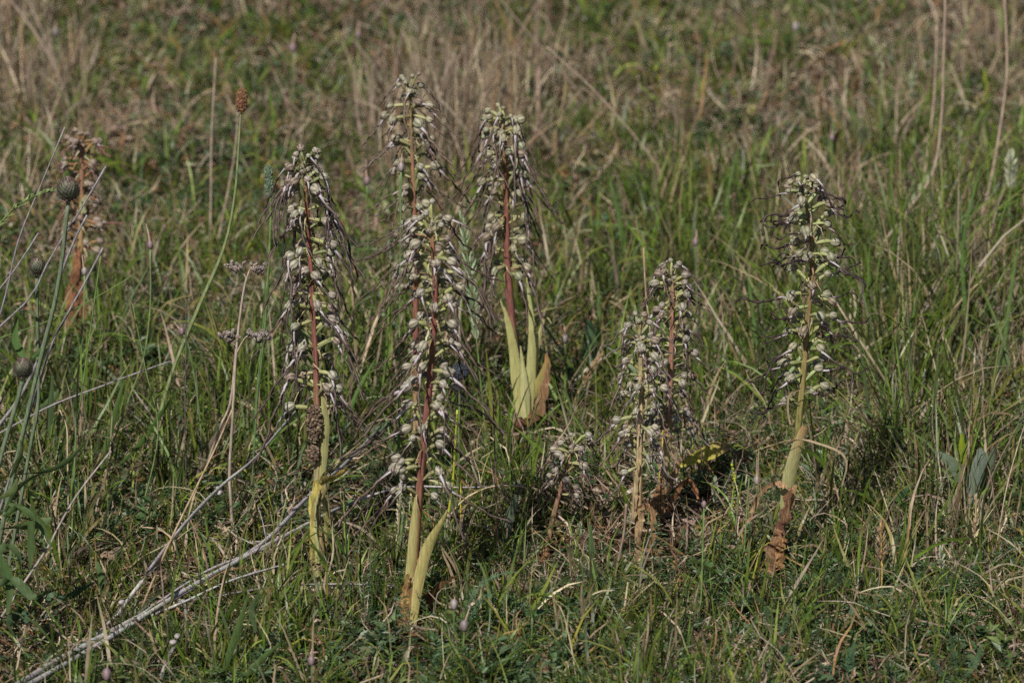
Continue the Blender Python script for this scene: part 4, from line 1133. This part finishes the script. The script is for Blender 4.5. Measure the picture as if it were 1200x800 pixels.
def ribbons(P0, th, az, L, W, c0, c1, prof, tw=None, flat=None):
    """N ribbons at once. th, az: (N,S) angles of each step; c0,c1 colours of foot and tip"""
    N, S = th.shape
    d = np.stack([np.sin(th) * np.cos(az), np.sin(th) * np.sin(az), np.cos(th)], 2)
    P = np.concatenate([P0[:, None, :], P0[:, None, :] + np.cumsum(d * (L / S)[:, None, None], 1)], 1)   # N,S+1,3
    zf = gz(P[:, :, 0], P[:, :, 1]) - 0.001
    P[:, 1:, 2] = np.maximum(P[:, 1:, 2], zf[:, 1:] + 0.002)
    D = np.concatenate([d, d[:, -1:, :]], 1)
    azf = np.concatenate([az, az[:, -1:]], 1)
    sv = np.stack([-np.sin(azf), np.cos(azf), np.zeros_like(azf)], 2)
    nv = np.cross(D, sv)
    t = (rs.rand(N) * 6.28 if tw is None else tw)[:, None, None]
    if flat is not None: t = t + np.linspace(0, 1, S + 1)[None, :, None] * flat[:, None, None]
    side = sv * np.cos(t) + nv * np.sin(t)
    w = (W[:, None] * np.array(prof)[None, :] * 0.5)[:, :, None]
    A, B = P + side * w, P - side * w
    V = np.concatenate([np.stack([A[:, :-1], B[:, :-1]], 2).reshape(N, 2 * S, 3), P[:, -1:, :]], 1)     # N,2S+1,3
    nv_ = 2 * S + 1
    base = (np.arange(N) * nv_)[:, None]
    q = np.array([[2 * i, 2 * i + 1, 2 * i + 3, 2 * i + 2] for i in range(S - 1)])
    Q = (base[:, :, None] + q[None]).reshape(-1, 4)
    T = (base[:, :, None] + np.array([[[2 * S - 2, 2 * S - 1, 2 * S]]])).reshape(-1, 3)
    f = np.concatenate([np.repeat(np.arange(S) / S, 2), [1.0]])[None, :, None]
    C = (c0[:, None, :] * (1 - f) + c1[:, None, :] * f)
    return V.reshape(-1, 3), Q, T, C.reshape(-1, 3)

def palette(n, cols, probs, var=0.2):
    cols = np.array(cols)
    k = rs.choice(len(cols), n, p=np.array(probs) / sum(probs))
    g = 1 + (rs.rand(n, 1) * 2 - 1) * var
    return cols[k] * g * (1 + (rs.rand(n, 3) * 2 - 1) * 0.07)

def stuff(name, label, me, m):
    o = link(name, me, m)
    o['kind'] = 'stuff'; o['label'] = label; o['category'] = 'grass' if 'grass' in name or 'straw' in name else 'ground cover'
    return o

def walk(N, S, start, drift, jit):
    a = start[:, None] + drift[:, None] * np.linspace(0, 1, S)[None, :]
    return a + np.cumsum(rs.randn(N, S) * jit, 1)

GREENS = [(0.044, 0.086, 0.012), (0.082, 0.145, 0.018), (0.14, 0.175, 0.03), (0.022, 0.046, 0.011), (0.19, 0.165, 0.065), (0.062, 0.108, 0.044)]
STRAWS = [(0.32, 0.25, 0.165), (0.21, 0.155, 0.10), (0.26, 0.205, 0.155), (0.11, 0.072, 0.048), (0.44, 0.365, 0.26), (0.23, 0.125, 0.055)]

def dens_green(px, py, x, y):
    v = field(px, py, [(300, 420, 160, 120, .35), (1050, 420, 160, 130, .5), (760, 330, 160, 150, .35), (850, 720, 300, 120, .35), (500, 560, 120, 80, .2),
                       (130, 230, 100, 90, -.3), (520, 130, 110, 110, -.25), (1000, 100, 200, 90, -.1), (620, 640, 90, 60, -.25), (780, 640, 70, 40, -.4), (480, 740, 80, 40, -.2), (150, 640, 120, 60, -.25), (240, 400, 90, 70, -.1)], .42)
    return v * (0.75 + 0.55 * lownoise(x * 1.0, y * .7, 9, 3))
def dens_straw(px, py, x, y):
    v = field(px, py, [(20, 120, 70, 110, .4), (540, 190, 90, 90, .45), (1110, 160, 130, 140, .5), (1140, 500, 100, 110, .6), (900, 150, 120, 120, .3), (330, 260, 100, 80, .2),
                       (640, 600, 100, 60, .3), (780, 700, 300, 70, -.1), (300, 520, 200, 80, .12)], .48)
    return v * (0.7 + 0.6 * lownoise(x, y * .7, 11, 5)) * np.interp(py, [60, 330], [.65, 1.0])


def tufts(n, per, wfun, sig):
    """points gathered in tufts; also the direction away from each tuft's middle and a size per tuft"""
    k = n // per + 1
    cx, cy = scatter(k, wfun)
    idx = rs.randint(0, k, n)
    a = rs.rand(n) * 6.283
    r_ = np.abs(rs.randn(n)) * sig * (.5 + rs.rand(k)[idx])
    g = .65 + .7 * rs.rand(k)
    hue = rs.rand(k)
    return cx[idx] + np.cos(a) * r_, cy[idx] + np.sin(a) * r_ * 1.2, a, g[idx], hue[idx], r_ / sig

def far(y):
    return np.interp(y, [4.0, 5.2, 9.0], [1.0, 1.15, 2.1])

# short green grass, half loose and half in tufts
n1, n2 = 34000, 54000
x1, y1 = scatter(n1, dens_green)
x2, y2, a2, g2, h2, r2_ = tufts(n2, 26, dens_green, .011)
x, y = np.concatenate([x1, x2]), np.concatenate([y1, y2])
n = n1 + n2
lean0 = np.concatenate([np.abs(rs.randn(n1) * 0.45) + .08, np.abs(rs.randn(n2) * .2) + .08 + .28 * r2_])
az0 = np.concatenate([rs.rand(n1) * 6.283, a2 + rs.randn(n2) * .4])
th = walk(n, 3, lean0, rs.rand(n) * 1.4, 0.12)
az = walk(n, 3, az0, rs.randn(n) * .3, .1)
L = (0.017 + 0.044 * rs.rand(n) ** 1.5) * np.concatenate([np.ones(n1) * .9, g2 * 1.15])
W = (0.0010 + 0.0017 * rs.rand(n) ** 1.5) * far(y)
c = palette(n, GREENS, [3, 4, 3, 3, 1.6, 1.8], .4)
c[n1:] *= (.75 + .5 * h2)[:, None] * np.stack([.85 + .5 * h2, np.ones(n2), np.ones(n2)], 1)
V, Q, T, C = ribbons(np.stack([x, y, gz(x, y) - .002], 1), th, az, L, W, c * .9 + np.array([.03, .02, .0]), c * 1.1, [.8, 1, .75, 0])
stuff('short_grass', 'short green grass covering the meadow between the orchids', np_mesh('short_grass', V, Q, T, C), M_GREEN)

# medium and tall green blades
n = 25000
def dens_tall(px, py, x, y):
    v = field(px, py, [(1120, 420, 130, 120, 1.0), (960, 330, 120, 90, .4), (760, 380, 110, 90, .4), (270, 480, 150, 90, .8), (80, 520, 90, 120, .5), (430, 520, 70, 90, .5), (560, 560, 70, 70, .4), (880, 470, 100, 60, .3),
                       (900, 770, 350, 60, .3), (560, 760, 260, 60, .4), (200, 760, 200, 50, .4), (100, 200, 120, 100, .15), (130, 640, 120, 60, -.1)], .2)
    return v * (0.65 + 0.6 * lownoise(x, y, 13, 8))
x, y, a_, g_, h_, r_ = tufts(n, 9, dens_tall, .014)
th = walk(n, 6, np.abs(rs.randn(n) * 0.16) + .03 + .12 * r_, rs.rand(n) ** 1.6 * 1.6, 0.06)
az = walk(n, 6, a_ + rs.randn(n) * .7, rs.randn(n) * .5, .05)
px, py = project(x, y, gz(x, y))
tallness = field(px, py, [(1130, 420, 120, 120, .9), (760, 380, 200, 120, .3), (850, 740, 400, 80, -.08), (600, 60, 900, 90, -.2), (650, 620, 120, 60, -.15), (300, 500, 260, 90, .2)], .66)
L = (0.05 + 0.11 * rs.rand(n) ** 1.3) * tallness * g_
W = (0.0014 + 0.0028 * rs.rand(n) ** 2) * far(y)
c = palette(n, GREENS + STRAWS[:3], [3, 5, 2.4, 3, 1.2, 1.5, .8, .9, .9], .3) * (.7 + .6 * h_)[:, None]
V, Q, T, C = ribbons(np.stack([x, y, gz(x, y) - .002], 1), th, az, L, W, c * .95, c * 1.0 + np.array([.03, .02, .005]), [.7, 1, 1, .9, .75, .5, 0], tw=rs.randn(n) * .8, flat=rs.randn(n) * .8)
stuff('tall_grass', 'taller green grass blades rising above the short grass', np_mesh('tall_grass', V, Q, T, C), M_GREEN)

# straw lying and curling low over the ground
n = 66000
x, y = scatter(n, dens_straw)
th = walk(n, 4, 0.8 + rs.rand(n) * 0.9, rs.rand(n) * .9 - .1, 0.3)
az = walk(n, 4, rs.rand(n) * 6.283, rs.randn(n) * 1.3, .25)
L = 0.020 + 0.060 * rs.rand(n) ** 1.8
W = (0.0007 + 0.0015 * rs.rand(n) ** 1.8) * far(y)
c = palette(n, STRAWS, [3, 4, 3, 4, 1.2, 1.6], .3)
V, Q, T, C = ribbons(np.stack([x, y, gz(x, y) + .016 * rs.rand(n) ** 1.5], 1), th, az, L, W, c, c, [1, 1, 1, .85, 0])
stuff('dry_straw', 'dry straw lying and curling low through the green grass', np_mesh('dry_straw', V, Q, T, C), M_DRY)

# thicker pieces of dead leaf blade and husk
n = 24000
x, y = scatter(n, dens_straw)
th = walk(n, 3, 1.0 + rs.rand(n) * 0.7, rs.randn(n) * .6, 0.3)
az = walk(n, 3, rs.rand(n) * 6.283, rs.randn(n) * 1.0, .3)
L = 0.010 + 0.034 * rs.rand(n) ** 1.3
W = (0.0018 + 0.0028 * rs.rand(n) ** 1.5) * far(y) ** .8
c = palette(n, [(0.35, 0.28, 0.21), (0.28, 0.2, 0.15), (0.2, 0.13, 0.085), (0.44, 0.38, 0.3), (0.28, 0.15, 0.075), (0.13, 0.08, 0.055)], [3, 3, 2.4, 1.2, 1.4, 2], .25)
V, Q, T, C = ribbons(np.stack([x, y, gz(x, y) + .014 * rs.rand(n)], 1), th, az, L, W, c, c * .9, [.7, 1, .8, 0])
stuff('straw_pieces', 'broken pieces of dead grass blade lying on the ground', np_mesh('straw_pieces', V, Q, T, C), M_DRY)

# upright dead culms in tufts
n = 3400
def dens_culm(px, py, x, y):
    v = field(px, py, [(10, 130, 48, 110, .8), (520, 230, 50, 60, .9), (590, 100, 55, 90, .55), (1090, 200, 110, 130, .22), (1150, 520, 80, 90, .7), (940, 200, 120, 60, .08), (370, 170, 50, 50, .1)], .012)
    return v * (0.7 + 0.5 * lownoise(x, y, 12, 21)) * np.interp(py, [0, 330], [.75, 1.0]) * np.clip(.55 + .9 * lownoise(x, y * .8, 5, 77), .08, 1)
x, y, a_, g_, h_, r_ = tufts(n, 12, dens_culm, .03)
px, py = project(x, y, gz(x, y))
th = walk(n, 6, np.abs(rs.randn(n) * 0.24) + .03 + .1 * r_, rs.randn(n) * .5, 0.05)
az = walk(n, 6, a_ + rs.randn(n) * .5, rs.randn(n) * .3, .05)
L = (0.06 + 0.14 * rs.rand(n)) * field(px, py, [(540, 220, 90, 70, .35), (850, 760, 500, 160, -.35)], .85)
W = (0.0011 + 0.0014 * rs.rand(n)) * far(y)
c = palette(n, STRAWS, [3, 4, 4, 3, 1, .5], .3)
V, Q, T, C = ribbons(np.stack([x, y, gz(x, y) - .002], 1), th, az, L, W, c, c * 1.05, [1, 1, 1, .9, .8, .6, 0])
stuff('dead_straw_culms', 'upright bleached dead grass stems standing in tufts', np_mesh('dead_straw_culms', V, Q, T, C), M_DRY)

# curled dead grass at the right
n = 6400
def dens_curl(px, py, x, y):
    return field(px, py, [(1120, 470, 100, 110, 1.2), (1080, 220, 110, 100, .35), (1000, 560, 90, 60, .4), (660, 620, 90, 50, .3), (280, 640, 120, 80, .15)], .05) * (.8 + .4 * lownoise(x, y, 14, 33))
x, y = scatter(n, dens_curl)
th = walk(n, 9, 0.4 + rs.rand(n) * 0.8, rs.rand(n) * 2.2, 0.2)
az = walk(n, 9, rs.rand(n) * 6.283, rs.randn(n) * 2.2, .25)
L = 0.04 + 0.10 * rs.rand(n)
W = 0.0010 + 0.0014 * rs.rand(n)
c = palette(n, STRAWS, [4, 2, 5, 1, 3, .6], .2)
V, Q, T, C = ribbons(np.stack([x, y, gz(x, y)], 1), th, az, L, W, c, c, [1, 1, 1, 1, 1, .9, .8, .7, .5, 0])
stuff('curled_dead_grass', 'pale curled dead grass tangled above the green at the right', np_mesh('curled_dead_grass', V, Q, T, C), M_DRY)

# small-leaved herbs: sprigs with folded oval leaves
def leaves_mesh(name, centre, dirs, L, W, c, plain=False):
    """folded diamond leaves: 4 triangles each"""
    N = len(L)
    d = dirs / np.linalg.norm(dirs, axis=1, keepdims=True)
    s_ = np.cross(d, rs.randn(N, 3) * .5 + np.array([0, 0, 1.0])); s_ /= np.linalg.norm(s_, axis=1, keepdims=True) + 1e-9
    u = np.cross(s_, d)
    Ld, Wd = L[:, None], W[:, None]
    p0 = centre
    m1 = centre + d * Ld * .45 - u * Wd * .12
    l = centre + d * Ld * .45 + s_ * Wd * .5 + u * Wd * .12
    r_ = centre + d * Ld * .45 - s_ * Wd * .5 + u * Wd * .12
    tip = centre + d * Ld - u * Ld * .12
    V = np.stack([p0, l, m1, r_, tip], 1).reshape(-1, 3)
    if plain:                            # a single flat diamond
        V = np.stack([p0, l, r_, tip], 1).reshape(-1, 3)
        Q = np.arange(N)[:, None] * 4 + np.array([[0, 2, 3, 1]])
        return np_mesh(name, V, Q, None, np.repeat(c, 4, axis=0))
    b = (np.arange(N) * 5)[:, None, None]
    T = (b + np.array([[[0, 2, 1], [0, 3, 2], [1, 2, 4], [2, 3, 4]]])).reshape(-1, 3)
    C = np.repeat(c, 5, axis=0)
    return np_mesh(name, V, None, T, C)
def dens_herb(px, py, x, y):
    v = field(px, py, [(900, 740, 230, 70, .9), (1000, 640, 120, 60, .3), (60, 600, 120, 150, .4), (430, 700, 200, 80, .3), (330, 560, 120, 80, .25), (700, 120, 500, 100, .12), (240, 330, 140, 80, .2),
                       (740, 650, 80, 40, -.3)], .25)
    return v * (0.7 + 0.7 * lownoise(x, y, 10, 40))
ns, per = 6000, 12
x, y = scatter(ns, dens_herb)
h = 0.006 + 0.03 * rs.rand(ns)
u = rs.rand(ns, per)
a = rs.rand(ns, per) * 6.283
lean = rs.randn(ns, 2) * .25
cx_ = x[:, None] + lean[:, :1] * h[:, None] * u + np.cos(a) * .001
cy_ = y[:, None] + lean[:, 1:] * h[:, None] * u + np.sin(a) * .001
cz_ = gz(x, y)[:, None] + h[:, None] * u
dirs = np.stack([np.cos(a), np.sin(a), 0.2 + 0.8 * rs.rand(ns, per) * (u + .3)], 2).reshape(-1, 3)
sz = (0.006 + 0.017 * rs.rand(ns) ** 1.7)[:, None] * (1.15 - .5 * u)
Lf = sz.ravel() * (.8 + .4 * rs.rand(ns * per)); Wf = Lf * np.repeat(0.25 + .4 * rs.rand(ns), per)
pc = np.repeat(palette(ns, [(0.05, 0.09, 0.032), (0.075, 0.125, 0.045), (0.095, 0.145, 0.075), (0.12, 0.165, 0.045)], [3, 3, 2, 1], .2), per, axis=0) * (1 + (rs.rand(ns * per, 1) - .5) * .3)
stuff('low_herbs', 'low small-leaved green herbs between the grass, thickest at the bottom right',
      leaves_mesh('low_herbs', np.stack([cx_, cy_, cz_], 2).reshape(-1, 3), dirs, Lf, Wf, pc), M_GREEN)

# feathery leaves of yarrow and bedstraw in the ground cover: rib + leaflets, all at once
n = 3600; S = 10
x, y = scatter(n, dens_herb)
th = walk(n, S, .2 + rs.rand(n) * .8, rs.rand(n) * 1.2, .04); az = walk(n, S, rs.rand(n) * 6.283, rs.randn(n) * .4, .03)
L = .03 + .05 * rs.rand(n)
d = np.stack([np.sin(th) * np.cos(az), np.sin(th) * np.sin(az), np.cos(th)], 2)
P = np.stack([x, y, gz(x, y)], 1)[:, None, :] + np.cumsum(d * (L / S)[:, None, None], 1)
P[:, :, 2] = np.maximum(P[:, :, 2], gz(P[:, :, 0], P[:, :, 1]) + .002)
sv = np.stack([-np.sin(az), np.cos(az), np.zeros_like(az)], 2)
uu = np.linspace(.1, 1, S)
wd = (np.sin(np.pi * (uu * .85 + .12))[None, :] * (L * .13)[:, None])
cc_, dd_, ll_ = [], [], []
for sg in (-1, 1):
    for k in range(2):
        cc_.append((P - d * (L / S)[:, None, None] * .5 * k).reshape(-1, 3))
        dd_.append((sv * sg + d * (.4 + .3 * k) + rs.randn(n, S, 3) * .25).reshape(-1, 3))
        ll_.append(wd.ravel() * (.8 + .4 * rs.rand(n * S)))
ctr, drr, lll = np.concatenate(cc_), np.concatenate(dd_), np.concatenate(ll_)
pc = palette(n, [(0.05, 0.095, 0.038), (0.065, 0.12, 0.05), (0.09, 0.15, 0.045)], [3, 2, 1], .2)
pc = np.tile(np.repeat(pc, S, axis=0), (4, 1))
stuff('feathery_herbs', 'feathery finely cut green leaves in the ground cover', leaves_mesh('feathery_herbs', ctr, drr, lll, lll * .28, pc, True), M_GREEN)

# moss-like cushions of minute leaves
n = 110000
def dens_moss(px, py, x, y):
    return field(px, py, [(640, 130, 600, 120, .5), (780, 60, 120, 60, .3)], .4) * (.6 + .8 * lownoise(x, y, 8, 50))
x, y = scatter(n, dens_moss)
ctr = np.stack([x, y, gz(x, y) + .006 * rs.rand(n)], 1)
dirs = rs.randn(n, 3) * .8 + np.array([0, 0, .9])
lll = (.004 + .006 * rs.rand(n)) * (.6 + y * .09)
pc = palette(n, [(0.055, 0.068, 0.014), (0.085, 0.085, 0.02), (0.12, 0.09, 0.03), (0.038, 0.058, 0.02)], [3, 3, 1.4, 2], .25)
stuff('moss', 'olive green moss covering the earth between the tufts', leaves_mesh('moss', ctr, dirs, lll, lll * .35, pc, True), M_GREEN)

# brown litter: flakes of dead leaves
n = 52000
def dens_litter(px, py, x, y):
    return field(px, py, [(300, 330, 200, 100, .25), (780, 650, 90, 40, .8), (480, 730, 60, 40, .5), (620, 650, 90, 60, .6), (110, 420, 80, 80, .4), (130, 120, 120, 90, .4), (420, 180, 150, 120, .2), (950, 110, 200, 100, .3), (400, 60, 500, 120, .3), (930, 640, 70, 60, .3), (150, 660, 130, 60, .2)], .35) * (.7 + .6 * lownoise(x, y, 10, 60))
x, y = scatter(n, dens_litter)
ctr = np.stack([x, y, gz(x, y) + .003 + .012 * rs.rand(n) ** 2], 1)
dirs = rs.randn(n, 3) * np.array([1, 1, .45])
lll = (.005 + .013 * rs.rand(n) ** 2) * (.75 + y * .06)
pc = palette(n, [(0.18, 0.095, 0.05), (0.11, 0.062, 0.038), (0.27, 0.18, 0.12), (0.07, 0.042, 0.03), (0.36, 0.28, 0.2), (0.24, 0.1, 0.045)], [3, 3, 2, 3, 1, .8], .25)
stuff('leaf_litter', 'brown flakes of dead leaves lying on the earth', leaves_mesh('leaf_litter', ctr, dirs, lll, lll * (.25 + .4 * rs.rand(n)), pc, True), M_WITHER)

# the meadow goes on around: coarser tufts on both sides and beyond
n = 60000
x = (rs.rand(n) * 2 - 1) * 3.4
y = 2.9 + 10.0 * rs.rand(n) ** 1.1
px, py = project(x, y, gz(x, y))
k = (np.abs(px - 600) > 600 + .33 * FPX / y) | (y > 9.3) | (y < 3.7)
x, y = x[k], y[k]
cell = 7 * np.sin(23 * x + 3 * np.sin(9 * y)) * np.sin(19 * y + 2 * np.sin(11 * x))
az0 = rs.rand(len(x)) * 6.283
n = len(x)
th = walk(n, 3, np.abs(rs.randn(n) * .4) + .1, rs.rand(n) * 1.4, .12)
az = walk(n, 3, az0, rs.randn(n) * .4, .1)
L = (.035 + .08 * rs.rand(n) ** 1.5) * (1 + .05 * cell)
W = .003 + .004 * rs.rand(n)
c = palette(n, GREENS + STRAWS[:4], [3, 4, 3, 2, 1.5, 1.5, 1.2, 1.5, 1.2, 1.5], .35)
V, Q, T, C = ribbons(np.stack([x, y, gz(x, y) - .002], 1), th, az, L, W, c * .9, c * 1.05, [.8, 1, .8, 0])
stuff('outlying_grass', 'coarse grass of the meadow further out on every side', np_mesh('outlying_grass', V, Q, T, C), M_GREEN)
